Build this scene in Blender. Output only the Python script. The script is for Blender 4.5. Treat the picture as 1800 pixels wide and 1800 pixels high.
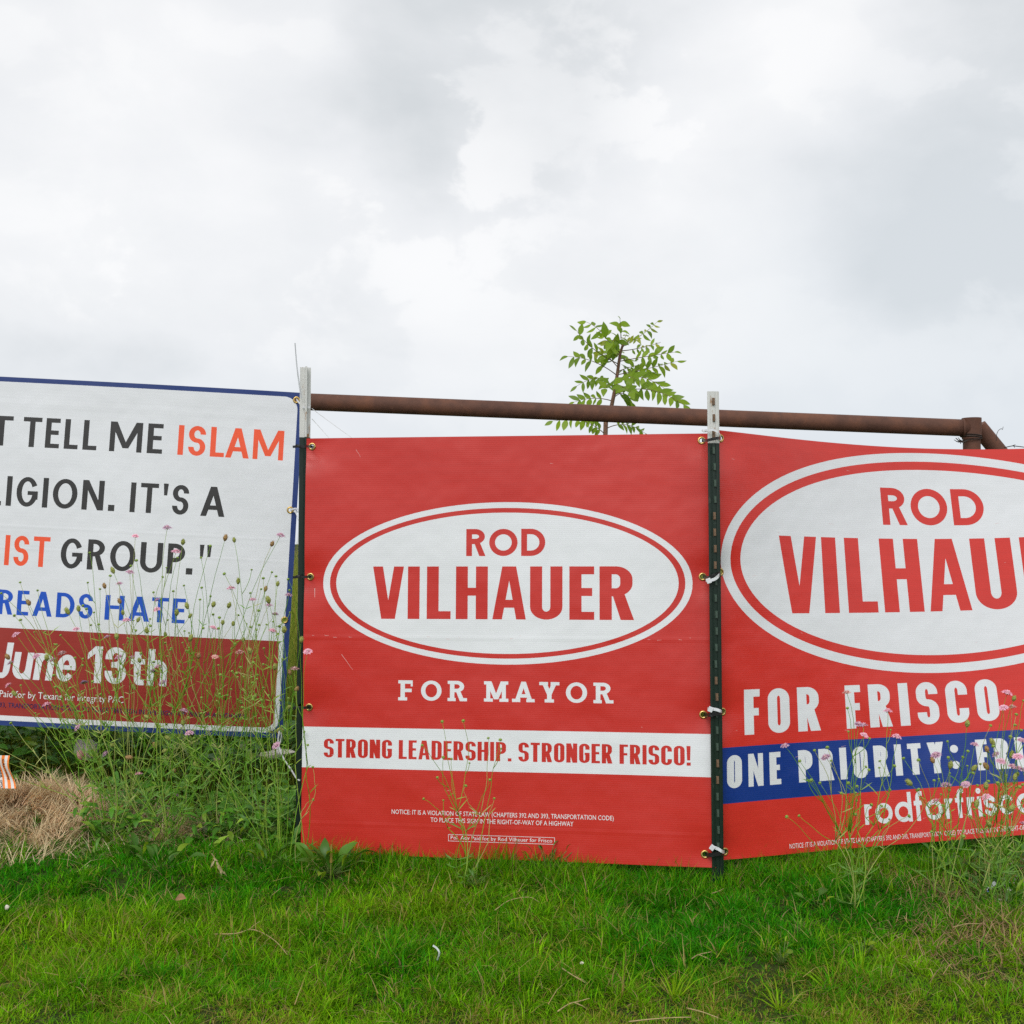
import bpy, bmesh, math, random
import numpy as np
from mathutils import Vector, Matrix, Quaternion
from mathutils.geometry import delaunay_2d_cdt

R = math.radians
for o in list(bpy.data.objects):
    bpy.data.objects.remove(o, do_unlink=True)
scene = bpy.context.scene
COL = scene.collection

# ------------------------------------------------------------------ camera
CAM_H, PITCH, FOC = 0.95, math.atan(55 / 2000), 2000 / 1800
cam_d = bpy.data.cameras.new('camera')
cam_d.sensor_width = 36.0
cam_d.lens = 36.0 * FOC
cam_d.clip_start = 0.05
cam_d.clip_end = 3000
cam = bpy.data.objects.new('camera', cam_d)
cam.location = (0, 0, CAM_H)
cam.rotation_euler = (math.pi / 2 + PITCH, 0, 0)
COL.objects.link(cam)
scene.camera = cam


def at(px, py, Y):
    """Point at distance Y (metres in front of the camera) seen at photograph pixel px, py."""
    a, b = (px - 900) / 2000, (900 - py) / 2000
    cp, sp = math.cos(PITCH), math.sin(PITCH)
    d = Vector((a, cp - b * sp, sp + b * cp))
    d *= Y / d.y
    return Vector((d.x, d.y, d.z + CAM_H))


# ------------------------------------------------------------------ world: overcast sky with broken cumulus
SUN_EL, SUN_AZ = R(42), R(197)      # azimuth measured from +Y, clockwise: behind the camera
world = bpy.data.worlds.new('World')
scene.world = world
world.use_nodes = True


def build_world():
    nt = world.node_tree
    N, L = nt.nodes, nt.links
    N.clear()
    out = N.new('ShaderNodeOutputWorld')
    bg = N.new('ShaderNodeBackground')
    L.new(bg.outputs[0], out.inputs[0])
    bg.inputs[1].default_value = 0.1
    sky = N.new('ShaderNodeTexSky')
    sky.sky_type = 'NISHITA'
    sky.sun_disc = False
    sky.sun_elevation = SUN_EL
    sky.sun_rotation = SUN_AZ
    tc = N.new('ShaderNodeTexCoord')

    def noise(scale, detail, rough, off, zs=2.2, dist=0.0):
        mp = N.new('ShaderNodeMapping')
        mp.inputs['Location'].default_value = off
        mp.inputs['Scale'].default_value = (1, 1, zs)
        L.new(tc.outputs['Generated'], mp.inputs[0])
        t = N.new('ShaderNodeTexNoise')
        t.inputs['Scale'].default_value = scale
        t.inputs['Detail'].default_value = detail
        t.inputs['Roughness'].default_value = rough
        t.inputs['Distortion'].default_value = dist
        L.new(mp.outputs[0], t.inputs[0])
        return t.outputs[0]

    def math_n(op, a, b=None, c=None, clamp=False):
        m = N.new('ShaderNodeMath')
        m.operation = op
        m.use_clamp = clamp
        for i, v in enumerate((a, b, c)):
            if v is None:
                continue
            if isinstance(v, (int, float)):
                m.inputs[i].default_value = v
            else:
                L.new(v, m.inputs[i])
        return m.outputs[0]

    def remap(v, a, b, c=0.0, d=1.0, smooth=True):
        m = N.new('ShaderNodeMapRange')
        m.interpolation_type = 'SMOOTHSTEP' if smooth else 'LINEAR'
        L.new(v, m.inputs[0])
        for i, q in enumerate((a, b, c, d)):
            m.inputs[i + 1].default_value = q
        return m.outputs[0]

    def patch(px, py, inner, outer):
        d = (at(px, py, 10.0) - Vector((0, 0, CAM_H))).normalized()
        vm = N.new('ShaderNodeVectorMath')
        vm.operation = 'DOT_PRODUCT'
        L.new(tc.outputs['Generated'], vm.inputs[0])
        vm.inputs[1].default_value = d
        return remap(vm.outputs['Value'], math.cos(R(outer)), math.cos(R(inner)))

    big = noise(2.2, 6, 0.46, (3.1, 0.4, 1.3), 2.6)
    mid = noise(4.6, 8, 0.50, (0.6, 2.2, 5.1), 1.7, 0.15)
    fine = noise(10.0, 10, 0.56, (7.6, 1.2, 2.1), 1.4, 0.25)
    # cloud brightness field
    v = math_n('MULTIPLY_ADD', big, 0.60, 0.0)
    v = math_n('MULTIPLY_ADD', mid, 0.85, v)
    v = math_n('MULTIPLY_ADD', fine, 0.30, v)
    v = math_n('ADD', v, -0.36)
    for (px, py, a, b, w) in ((900, 110, 0, 10, -0.22), (1740, 290, 0, 11, -0.26), (420, 130, 0, 9, 0.07), (1760, 520, 0, 8, -0.10),
                              (150, 280, 0, 10, 0.08), (1330, 240, 0, 7, 0.10), (760, 380, 0, 7, 0.08), (1480, 60, 0, 6, 0.08), (330, 480, 0, 8, .06)):
        v = math_n('MULTIPLY_ADD', patch(px, py, a, b), w, v)
    shade = remap(v, 0.18, 0.74, 0, 1, False)
    # puffs: crisp bright edges of cumulus inside the veil
    pf = math_n('MULTIPLY_ADD', fine, 0.55, math_n('MULTIPLY', mid, 0.6))
    puff = remap(pf, 0.585, 0.635)
    sep = N.new('ShaderNodeSeparateXYZ')
    L.new(tc.outputs['Generated'], sep.inputs[0])
    low = remap(sep.outputs['Z'], 0.015, 0.20, 1.0, 0.0)

    ramp = N.new('ShaderNodeValToRGB')
    e = ramp.color_ramp.elements
    e[0].position = 0.0
    e[0].color = (6.5, 6.78, 6.98, 1)
    e[1].position = 1.0
    e[1].color = (9.3, 9.33, 9.38, 1)
    m_ = ramp.color_ramp.elements.new(0.5)
    m_.color = (8.25, 8.38, 8.55, 1)
    L.new(shade, ramp.inputs[0])

    def mix(fac, a, b):
        mx = N.new('ShaderNodeMix')
        mx.data_type = 'RGBA'
        mx.clamp_factor = True
        if isinstance(fac, (int, float)):
            mx.inputs[0].default_value = fac
        else:
            L.new(fac, mx.inputs[0])
        for i, q in ((6, a), (7, b)):
            if isinstance(q, tuple):
                mx.inputs[i].default_value = q
            else:
                L.new(q, mx.inputs[i])
        return mx.outputs[2]

    pk = math_n('ADD', math_n('ADD', patch(760, 370, 0, 7), patch(330, 440, 0, 7)), patch(1240, 170, 0, 6))
    c = mix(math_n('MULTIPLY', puff, math_n('MULTIPLY_ADD', pk, 0.50, 0.25)), ramp.outputs[0], (9.5, 9.5, 9.5, 1))
    c = mix(math_n('MULTIPLY', patch(1720, 660, 0, 17), 0.45), c, (6.8, 7.3, 7.72, 1))
    # haze towards the horizon: greyer and bluer, still cloud
    c = mix(math_n('MULTIPLY', low, 0.62), c, (6.3, 6.85, 7.6, 1))
    c = mix(0.94, sky.outputs[0], c)
    L.new(c, bg.inputs[0])


build_world()

# ------------------------------------------------------------------ sun through cloud
sd = bpy.data.lights.new('sun', 'SUN')
sd.energy = 1.5
sd.angle = R(35)
sd.color = (1.0, 0.97, 0.93)
sun = bpy.data.objects.new('sun', sd)
COL.objects.link(sun)
sdir = Vector((math.sin(SUN_AZ) * math.cos(SUN_EL), math.cos(SUN_AZ) * math.cos(SUN_EL), math.sin(SUN_EL)))
sun.rotation_euler = sdir.to_track_quat('Z', 'Y').to_euler()
sun.location = sdir * 20

vs = scene.view_settings
vs.view_transform = 'Standard'
vs.look = 'None'
vs.exposure = 0.10
vs.gamma = 1.0
vs.use_curve_mapping = False
scene.cycles.max_bounces = 8
scene.cycles.use_denoising = False
scene.cycles.use_adaptive_sampling = False
world.cycles.sampling_method = 'MANUAL'
world.cycles.sample_map_resolution = 512

# ------------------------------------------------------------------ helpers: objects
def tag(o, label=None, cat=None, group=None, kind=None):
    if label: o['label'] = label
    if cat: o['category'] = cat
    if group: o['group'] = group
    if kind: o['kind'] = kind
    return o


def link(name, me, parent=None, loc=None):
    o = bpy.data.objects.new(name, me)
    COL.objects.link(o)
    if loc is not None: o.location = loc
    if parent is not None: o.parent = parent
    return o


def empty(name, loc, label=None, cat=None, group=None):
    o = bpy.data.objects.new(name, None)
    o.empty_display_size = 0.05
    COL.objects.link(o)
    o.location = loc
    return tag(o, label, cat, group)


class MB:
    """Collects vertices and faces of one mesh."""
    def __init__(self):
        self.v, self.f, self.m, self.c = [], [], [], []

    def add(self, vs_, fs, mi=0, col=None):
        n = len(self.v)
        self.v += [tuple(p) for p in vs_]
        self.f += [tuple(i + n for i in q) for q in fs]
        self.m += [mi] * len(fs)
        if col is not None:
            self.c += [col] * len(vs_)
        return self

    def box(self, c, s, rot=None, mi=0):
        c = Vector(c)
        P = []
        for z in (-1, 1):
            for y in (-1, 1):
                for x in (-1, 1):
                    q = Vector((x * s[0] / 2, y * s[1] / 2, z * s[2] / 2))
                    if rot is not None: q = rot @ q
                    P.append(c + q)
        return self.add(P, [(0, 2, 3, 1), (4, 5, 7, 6), (0, 1, 5, 4), (2, 6, 7, 3), (0, 4, 6, 2), (1, 3, 7, 5)], mi)

    def tube(self, pts, r0, r1=None, sides=6, mi=0, col=None, cap=True, closed=False):
        r1 = r0 if r1 is None else r1
        pts = [Vector(p) for p in pts]
        n = len(pts)
        P, Fs = [], []
        up = None
        for i, p in enumerate(pts):
            if closed:
                t = pts[(i + 1) % n] - pts[i - 1]
            else:
                t = pts[min(i + 1, n - 1)] - pts[max(i - 1, 0)]
            t = t.normalized() if t.length > 1e-9 else Vector((0, 0, 1))
            if up is None:
                up = Vector((0, 1, 0)) if abs(t.y) < .9 else Vector((1, 0, 0))
            a = t.cross(up)
            a = a.normalized() if a.length > 1e-6 else t.orthogonal().normalized()
            b = t.cross(a).normalized()
            up = -b if up.dot(-b) > 0 else b
            r = r0 + (r1 - r0) * i / max(1, n - 1)
            for k in range(sides):
                w = 2 * math.pi * k / sides
                P.append(p + (a * math.cos(w) + b * math.sin(w)) * r)
        m = n if closed else n - 1
        for i in range(m):
            for k in range(sides):
                j, k2 = (i + 1) % n, (k + 1) % sides
                Fs.append((i * sides + k, i * sides + k2, j * sides + k2, j * sides + k))
        if cap and not closed:
            Fs.append(tuple(range(sides - 1, -1, -1)))
            Fs.append(tuple((n - 1) * sides + k for k in range(sides)))
        return self.add(P, Fs, mi, col)

    def strap(self, pts, w, th, closed=False, wdir=Vector((0, 0, 1)), mi=0):
        pts = [Vector(p) for p in pts]
        n = len(pts)
        P, Fs = [], []
        for i, p in enumerate(pts):
            t = (pts[(i + 1) % n] - pts[i - 1]) if closed else (pts[min(i + 1, n - 1)] - pts[max(i - 1, 0)])
            t = t.normalized()
            nn = t.cross(wdir).normalized()
            ww = nn.cross(t).normalized()
            for (a, b) in ((-1, -1), (1, -1), (1, 1), (-1, 1)):
                P.append(p + ww * (a * w / 2) + nn * (b * th / 2))
        for i in range(n if closed else n - 1):
            j = (i + 1) % n
            for k in range(4):
                k2 = (k + 1) % 4
                Fs.append((i * 4 + k, i * 4 + k2, j * 4 + k2, j * 4 + k))
        if not closed:
            Fs += [(3, 2, 1, 0), tuple((n - 1) * 4 + k for k in range(4))]
        return self.add(P, Fs, mi)

    def mesh(self, name, mats, smooth=False):
        me = bpy.data.meshes.new(name)
        me.from_pydata(self.v, [], self.f)
        for m in (mats if isinstance(mats, (list, tuple)) else [mats]):
            me.materials.append(m)
        if any(self.m): me.polygons.foreach_set('material_index', self.m)
        if smooth: me.polygons.foreach_set('use_smooth', [True] * len(me.polygons))
        if self.c and len(self.c) == len(self.v):
            at_ = me.color_attributes.new('col', 'FLOAT_COLOR', 'POINT')
            at_.data.foreach_set('color', np.array([(c[0], c[1], c[2], 1) for c in self.c], 'f').ravel())
        me.update()
        return me

    def build(self, name, mats, parent=None, loc=None, smooth=False):
        if loc is not None:
            lx, ly, lz = loc
            self.v = [(x - lx, y - ly, z - lz) for (x, y, z) in self.v]
        return link(name, self.mesh(name, mats, smooth), parent, loc if parent is None else None)


def bez(a, b, c, n=8):
    a, b, c = Vector(a), Vector(b), Vector(c)
    return [a * (1 - t) ** 2 + b * 2 * t * (1 - t) + c * t * t for t in [i / n for i in range(n + 1)]]


def catmull(P, n=5):
    P = [Vector(p) for p in P]
    Q = [P[0] * 2 - P[1]] + P + [P[-1] * 2 - P[-2]]
    out = []
    for i in range(1, len(Q) - 2):
        for k in range(n):
            t = k / n
            out.append(0.5 * ((2 * Q[i]) + (Q[i + 1] - Q[i - 1]) * t + (2 * Q[i - 1] - 5 * Q[i] + 4 * Q[i + 1] - Q[i + 2]) * t * t
                              + (3 * Q[i] - Q[i - 1] - 3 * Q[i + 1] + Q[i + 2]) * t ** 3))
    out.append(P[-1])
    return out


# ------------------------------------------------------------------ helpers: materials
MATS = {}


def new_mat(name):
    m = bpy.data.materials.new(name)
    m.use_nodes = True
    nt = m.node_tree
    b = nt.nodes['Principled BSDF']
    MATS[name] = m
    return m, nt, b


def plain(name, col, rough=0.5, metal=0.0, spec=0.5, var=0.12, scale=30.0, bump=0.0, bscale=200.0):
    m, nt, b = new_mat(name)
    N, L = nt.nodes, nt.links
    b.inputs['Roughness'].default_value = rough
    b.inputs['Metallic'].default_value = metal
    b.inputs['Specular IOR Level'].default_value = spec
    tc = N.new('ShaderNodeTexCoord')
    t = N.new('ShaderNodeTexNoise')
    t.inputs['Scale'].default_value = scale
    t.inputs['Detail'].default_value = 5
    L.new(tc.outputs['Object'], t.inputs[0])
    r = N.new('ShaderNodeValToRGB')
    r.color_ramp.elements[0].position = .3
    r.color_ramp.elements[1].position = .7
    r.color_ramp.elements[0].color = (*[c * (1 - var) for c in col], 1)
    r.color_ramp.elements[1].color = (*[min(1, c * (1 + var)) for c in col], 1)
    L.new(t.outputs[0], r.inputs[0])
    L.new(r.outputs[0], b.inputs['Base Color'])
    if bump:
        t2 = N.new('ShaderNodeTexNoise')
        t2.inputs['Scale'].default_value = bscale
        t2.inputs['Detail'].default_value = 4
        L.new(tc.outputs['Object'], t2.inputs[0])
        bp = N.new('ShaderNodeBump')
        bp.inputs['Strength'].default_value = bump
        bp.inputs['Distance'].default_value = 0.002
        L.new(t2.outputs[0], bp.inputs['Height'])
        L.new(bp.outputs[0], b.inputs['Normal'])
    return m


def foliage(name, trans=0.35, rough=0.45, attr=True, col=(0.1, 0.2, 0.03), spec=0.35):
    m, nt, b = new_mat(name)
    N, L = nt.nodes, nt.links
    b.inputs['Roughness'].default_value = rough
    b.inputs['Specular IOR Level'].default_value = spec
    tr = N.new('ShaderNodeBsdfTranslucent')
    mx = N.new('ShaderNodeMixShader')
    mx.inputs[0].default_value = trans
    if attr:
        a = N.new('ShaderNodeAttribute')
        a.attribute_name = 'col'
        src = a.outputs['Color']
    else:
        oi = N.new('ShaderNodeObjectInfo')
        tc = N.new('ShaderNodeTexCoord')
        t = N.new('ShaderNodeTexNoise')
        t.inputs['Scale'].default_value = 60
        L.new(tc.outputs['Object'], t.inputs[0])
        ad = N.new('ShaderNodeMath')
        ad.operation = 'MULTIPLY_ADD'
        L.new(oi.outputs['Random'], ad.inputs[0])
        ad.inputs[1].default_value = 0.7
        ml = N.new('ShaderNodeMath')
        ml.operation = 'MULTIPLY'
        L.new(t.outputs[0], ml.inputs[0])
        ml.inputs[1].default_value = 0.3
        L.new(ml.outputs[0], ad.inputs[2])
        r = N.new('ShaderNodeValToRGB')
        r.color_ramp.elements[0].color = (*[c * .65 for c in col], 1)
        r.color_ramp.elements[1].color = (col[0] * 1.7, col[1] * 1.35, col[2] * 1.1, 1)
        L.new(ad.outputs[0], r.inputs[0])
        src = r.outputs[0]
    L.new(src, b.inputs['Base Color'])
    L.new(src, tr.inputs[0])
    out = N['Material Output']
    L.new(b.outputs[0], mx.inputs[1])
    L.new(tr.outputs[0], mx.inputs[2])
    L.new(mx.outputs[0], out.inputs[0])
    return m


def sheet_mat(name, col, rough=0.30, spec=0.5, flute=0.5, pitch=0.0062, var=0.05, crease=()):
    """Printed sign sheet: fine horizontal flutes, faint mottling, optional fold lines (v, strength)."""
    m, nt, b = new_mat(name)
    N, L = nt.nodes, nt.links
    b.inputs['Specular IOR Level'].default_value = spec
    uv = N.new('ShaderNodeUVMap')
    uv.uv_map = 'UVMap'
    sp = N.new('ShaderNodeSeparateXYZ')
    L.new(uv.outputs[0], sp.inputs[0])
    w = N.new('ShaderNodeTexWave')
    w.bands_direction = 'Y'
    w.wave_profile = 'SIN'
    w.inputs['Scale'].default_value = 2 * math.pi / pitch / 20.0
    w.inputs['Distortion'].default_value = 0.4
    w.inputs['Detail Scale'].default_value = 0.3
    L.new(uv.outputs[0], w.inputs[0])
    mp = N.new('ShaderNodeMapping')
    mp.inputs['Scale'].default_value = (2.0, 26.0, 1)
    L.new(uv.outputs[0], mp.inputs[0])
    n1 = N.new('ShaderNodeTexNoise')
    n1.inputs['Scale'].default_value = 3.0
    n1.inputs['Detail'].default_value = 6
    L.new(mp.outputs[0], n1.inputs[0])
    n2 = N.new('ShaderNodeTexNoise')
    n2.inputs['Scale'].default_value = 5.0
    n2.inputs['Detail'].default_value = 8
    L.new(uv.outputs[0], n2.inputs[0])
    ad = N.new('ShaderNodeMath')
    ad.operation = 'ADD'
    L.new(n1.outputs[0], ad.inputs[0])
    L.new(n2.outputs[0], ad.inputs[1])
    ad2 = N.new('ShaderNodeMath')
    ad2.operation = 'MULTIPLY_ADD'
    L.new(w.outputs['Fac'], ad2.inputs[0])
    ad2.inputs[1].default_value = 0.35 * flute
    L.new(ad.outputs[0], ad2.inputs[2])
    mr = N.new('ShaderNodeMapRange')
    L.new(ad2.outputs[0], mr.inputs[0])
    mr.inputs[1].default_value = .6
    mr.inputs[2].default_value = 1.5
    mr.inputs[3].default_value = 1 - var
    mr.inputs[4].default_value = 1 + var
    mc = N.new('ShaderNodeMix')
    mc.data_type = 'RGBA'
    mc.blend_type = 'MULTIPLY'
    mc.inputs[0].default_value = 1.0
    mc.inputs[6].default_value = (*col, 1)
    L.new(mr.outputs[0], mc.inputs[7])
    L.new(mc.outputs[2], b.inputs['Base Color'])
    rr = N.new('ShaderNodeMapRange')
    L.new(n2.outputs[0], rr.inputs[0])
    rr.inputs[1].default_value = .3
    rr.inputs[2].default_value = .7
    rr.inputs[3].default_value = rough - .06
    rr.inputs[4].default_value = rough + .08
    L.new(rr.outputs[0], b.inputs['Roughness'])
    # relief: flutes, waviness, fold lines
    h = N.new('ShaderNodeMath')
    h.operation = 'MULTIPLY'
    L.new(w.outputs['Fac'], h.inputs[0])
    h.inputs[1].default_value = 0.00011 * flute
    n3 = N.new('ShaderNodeTexNoise')
    n3.inputs['Scale'].default_value = 3.4
    n3.inputs['Detail'].default_value = 3
    L.new(uv.outputs[0], n3.inputs[0])
    h2 = N.new('ShaderNodeMath')
    h2.operation = 'MULTIPLY_ADD'
    L.new(n3.outputs[0], h2.inputs[0])
    h2.inputs[1].default_value = 0.011
    L.new(h.outputs[0], h2.inputs[2])
    hh = h2.outputs[0]
    for (cv, amp, wd) in crease:
        s = N.new('ShaderNodeMath')
        s.operation = 'SUBTRACT'
        L.new(sp.outputs['Y'], s.inputs[0])
        s.inputs[1].default_value = cv
        a = N.new('ShaderNodeMath')
        a.operation = 'ABSOLUTE'
        L.new(s.outputs[0], a.inputs[0])
        q = N.new('ShaderNodeMapRange')
        q.interpolation_type = 'SMOOTHSTEP'
        L.new(a.outputs[0], q.inputs[0])
        q.inputs[1].default_value = 0
        q.inputs[2].default_value = wd
        q.inputs[3].default_value = amp
        q.inputs[4].default_value = 0
        k = N.new('ShaderNodeMath')
        k.operation = 'ADD'
        L.new(hh, k.inputs[0])
        L.new(q.outputs[0], k.inputs[1])
        hh = k.outputs[0]
    bp = N.new('ShaderNodeBump')
    bp.inputs['Strength'].default_value = 1.0
    bp.inputs['Distance'].default_value = 1.0
    L.new(hh, bp.inputs['Height'])
    L.new(bp.outputs[0], b.inputs['Normal'])
    return m


def rust_mat():
    m, nt, b = new_mat('rusty_steel')
    N, L = nt.nodes, nt.links
    tc = N.new('ShaderNodeTexCoord')
    n1 = N.new('ShaderNodeTexNoise')
    n1.inputs['Scale'].default_value = 14
    n1.inputs['Detail'].default_value = 9
    n1.inputs['Roughness'].default_value = .65
    L.new(tc.outputs['Object'], n1.inputs[0])
    r = N.new('ShaderNodeValToRGB')
    e = r.color_ramp.elements
    e[0].position, e[0].color = .30, (.075, .034, .023, 1)
    e[1].position, e[1].color = .74, (.18, .072, .038, 1)
    q = e.new(.5)
    q.color = (.115, .05, .032, 1)
    L.new(n1.outputs[0], r.inputs[0])
    n2 = N.new('ShaderNodeTexVoronoi')
    n2.inputs['Scale'].default_value = 22
    L.new(tc.outputs['Object'], n2.inputs[0])
    mr = N.new('ShaderNodeMapRange')
    L.new(n2.outputs['Distance'], mr.inputs[0])
    mr.inputs[1].default_value, mr.inputs[2].default_value, mr.inputs[3].default_value, mr.inputs[4].default_value = .0, .08, .35, 0
    mx = N.new('ShaderNodeMix')
    mx.data_type = 'RGBA'
    L.new(mr.outputs[0], mx.inputs[0])
    L.new(r.outputs[0], mx.inputs[6])
    mx.inputs[7].default_value = (.28, .16, .10, 1)
    L.new(mx.outputs[2], b.inputs['Base Color'])
    b.inputs['Roughness'].default_value = .72
    b.inputs['Specular IOR Level'].default_value = .35
    n3 = N.new('ShaderNodeTexNoise')
    n3.inputs['Scale'].default_value = 160
    n3.inputs['Detail'].default_value = 4
    L.new(tc.outputs['Object'], n3.inputs[0])
    bp = N.new('ShaderNodeBump')
    bp.inputs['Strength'].default_value = .5
    bp.inputs['Distance'].default_value = .0015
    L.new(n3.outputs[0], bp.inputs['Height'])
    L.new(bp.outputs[0], b.inputs['Normal'])
    return m


def worn_paint(name, col, under, amount=0.58, rough=.55, scale=70):
    m, nt, b = new_mat(name)
    N, L = nt.nodes, nt.links
    tc = N.new('ShaderNodeTexCoord')
    mp = N.new('ShaderNodeMapping')
    mp.inputs['Scale'].default_value = (1, 1, .35)
    L.new(tc.outputs['Object'], mp.inputs[0])
    n1 = N.new('ShaderNodeTexNoise')
    n1.inputs['Scale'].default_value = scale
    n1.inputs['Detail'].default_value = 7
    n1.inputs['Roughness'].default_value = .6
    L.new(mp.outputs[0], n1.inputs[0])
    mr = N.new('ShaderNodeMapRange')
    L.new(n1.outputs[0], mr.inputs[0])
    mr.inputs[1].default_value, mr.inputs[2].default_value = amount, amount + .07
    mx = N.new('ShaderNodeMix')
    mx.data_type = 'RGBA'
    L.new(mr.outputs[0], mx.inputs[0])
    mx.inputs[6].default_value = (*col, 1)
    mx.inputs[7].default_value = (*under, 1)
    L.new(mx.outputs[2], b.inputs['Base Color'])
    b.inputs['Roughness'].default_value = rough
    return m


RED_C = sheet_mat('red_print', (.57, .029, .021), crease=((.655, .0004, .012), (.09, .0003, .010)), var=.06)
WHITE_C = sheet_mat('white_print', (.775, .80, .835), crease=((.655, .0004, .012), (.09, .0003, .010)), var=.025)
RED_R = sheet_mat('scarlet_print', (.66, .034, .024), rough=.27, var=.07)
WHITE_R = sheet_mat('white_vinyl', (.775, .80, .835), rough=.27, var=.03)
BLUE_R = sheet_mat('blue_print', (.008, .040, .25), rough=.27, var=.08)
WHITE_L = sheet_mat('white_banner', (.775, .80, .84), rough=.5, flute=.25, pitch=.011, var=.03, crease=((1.08, .0003, .02), (.66, .00025, .008), (.585, .0002, .008)))
DARK_L = sheet_mat('charcoal_print', (.030, .030, .031), rough=.55, flute=.25, var=.2)
ORANGE_L = sheet_mat('orange_red_print', (.92, .105, .035), rough=.5, flute=.25, var=.05)
BLUE_L = sheet_mat('royal_blue_print', (.006, .085, .55), rough=.5, flute=.25, var=.05)
NAVY_L = sheet_mat('navy_print', (.010, .038, .19), rough=.5, flute=.25, var=.1)
MAROON_L = sheet_mat('maroon_print', (.33, .024, .016), rough=.5, flute=.25, var=.06)
PRINT_W = plain('fine_white_print', (.84, .85, .87), .45, var=.0)
SCUFF = plain('scuff', (.72, .45, .43), .6)
BACK = plain('sheet_back', (.62, .62, .62), .6)
BRASS = plain('brass', (.62, .43, .15), .32, metal=.9, var=.15, scale=200)
RUST = rust_mat()
WIRE = plain('old_wire', (.05, .038, .032), .6, metal=.5)
GREEN_P = worn_paint('dark_green_paint', (.006, .020, .013), (.030, .048, .036), .62, .40, 90)
WHITE_P = worn_paint('weathered_white_paint', (.66, .67, .65), (.34, .19, .08), .585, .6, 60)
RUST_STUD = plain('rusty_stud', (.15, .09, .05), .7, var=.4, scale=300)
STUD_G = plain('green_stud', (.035, .065, .045), .5, var=.4, scale=300)
BLACK_Z = plain('black_nylon', (.012, .012, .013), .38)
WHITE_Z = plain('white_nylon', (.74, .76, .80), .4)
ROPE = plain('white_rope', (.70, .71, .72), .7, bump=.6, bscale=400)

# ------------------------------------------------------------------ lettering (own stroke construction; cap height 1)
K = 10


def arc_pts(x0, y0, x1, y1, rx, ry, which):
    cx = x1 - rx if which in (0, 3) else x0 + rx
    cy = y1 - ry if which in (0, 1) else y0 + ry
    return [(cx + rx * math.cos(a), cy + ry * math.sin(a)) for a in [math.pi / 2 * (which + i / K) for i in range(K + 1)]]


class G:
    """Polygons of one glyph."""
    def __init__(self, s, t, rx=9, ry=9):
        self.p, self.s, self.t, self.rx, self.ry = [], s, t, rx, ry

    def bar(self, x0, y0, x1, y1):
        if x1 - x0 > 1e-4 and y1 - y0 > 1e-4:
            self.p.append([(x0, y0), (x1, y0), (x1, y1), (x0, y1)])

    def poly(self, *pts):
        self.p.append(list(pts))

    def path(self, x0, y0, x1, y1, corners, closed=False, s=None, t=None, rx=None, ry=None, skip=None):
        s = self.s if s is None else s
        t = self.t if t is None else t
        rx = min(self.rx if rx is None else rx, (x1 - x0) / 2)
        ry = min(self.ry if ry is None else ry, (y1 - y0) / 2)
        O, I = [], []
        for c in corners:
            O += arc_pts(x0, y0, x1, y1, rx, ry, c)
            I += arc_pts(x0 + s, y0 + t, x1 - s, y1 - t, max(rx - s, .012), max(ry - t, .012), c)
        n = len(O)
        for i in range(n if closed else n - 1):
            j = (i + 1) % n
            q = [O[i], O[j], I[j], I[i]]
            if skip and min(p[0] for p in q) > skip[0] and skip[1] < sum(p[1] for p in q) / 4 < skip[2]: continue
            d = [q[0]]
            for a in q[1:]:
                if abs(a[0] - d[-1][0]) + abs(a[1] - d[-1][1]) > 1e-5: d.append(a)
            if abs(d[0][0] - d[-1][0]) + abs(d[0][1] - d[-1][1]) < 1e-5: d.pop()
            if len(d) > 2: self.p.append(d)
        return rx, ry


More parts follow.
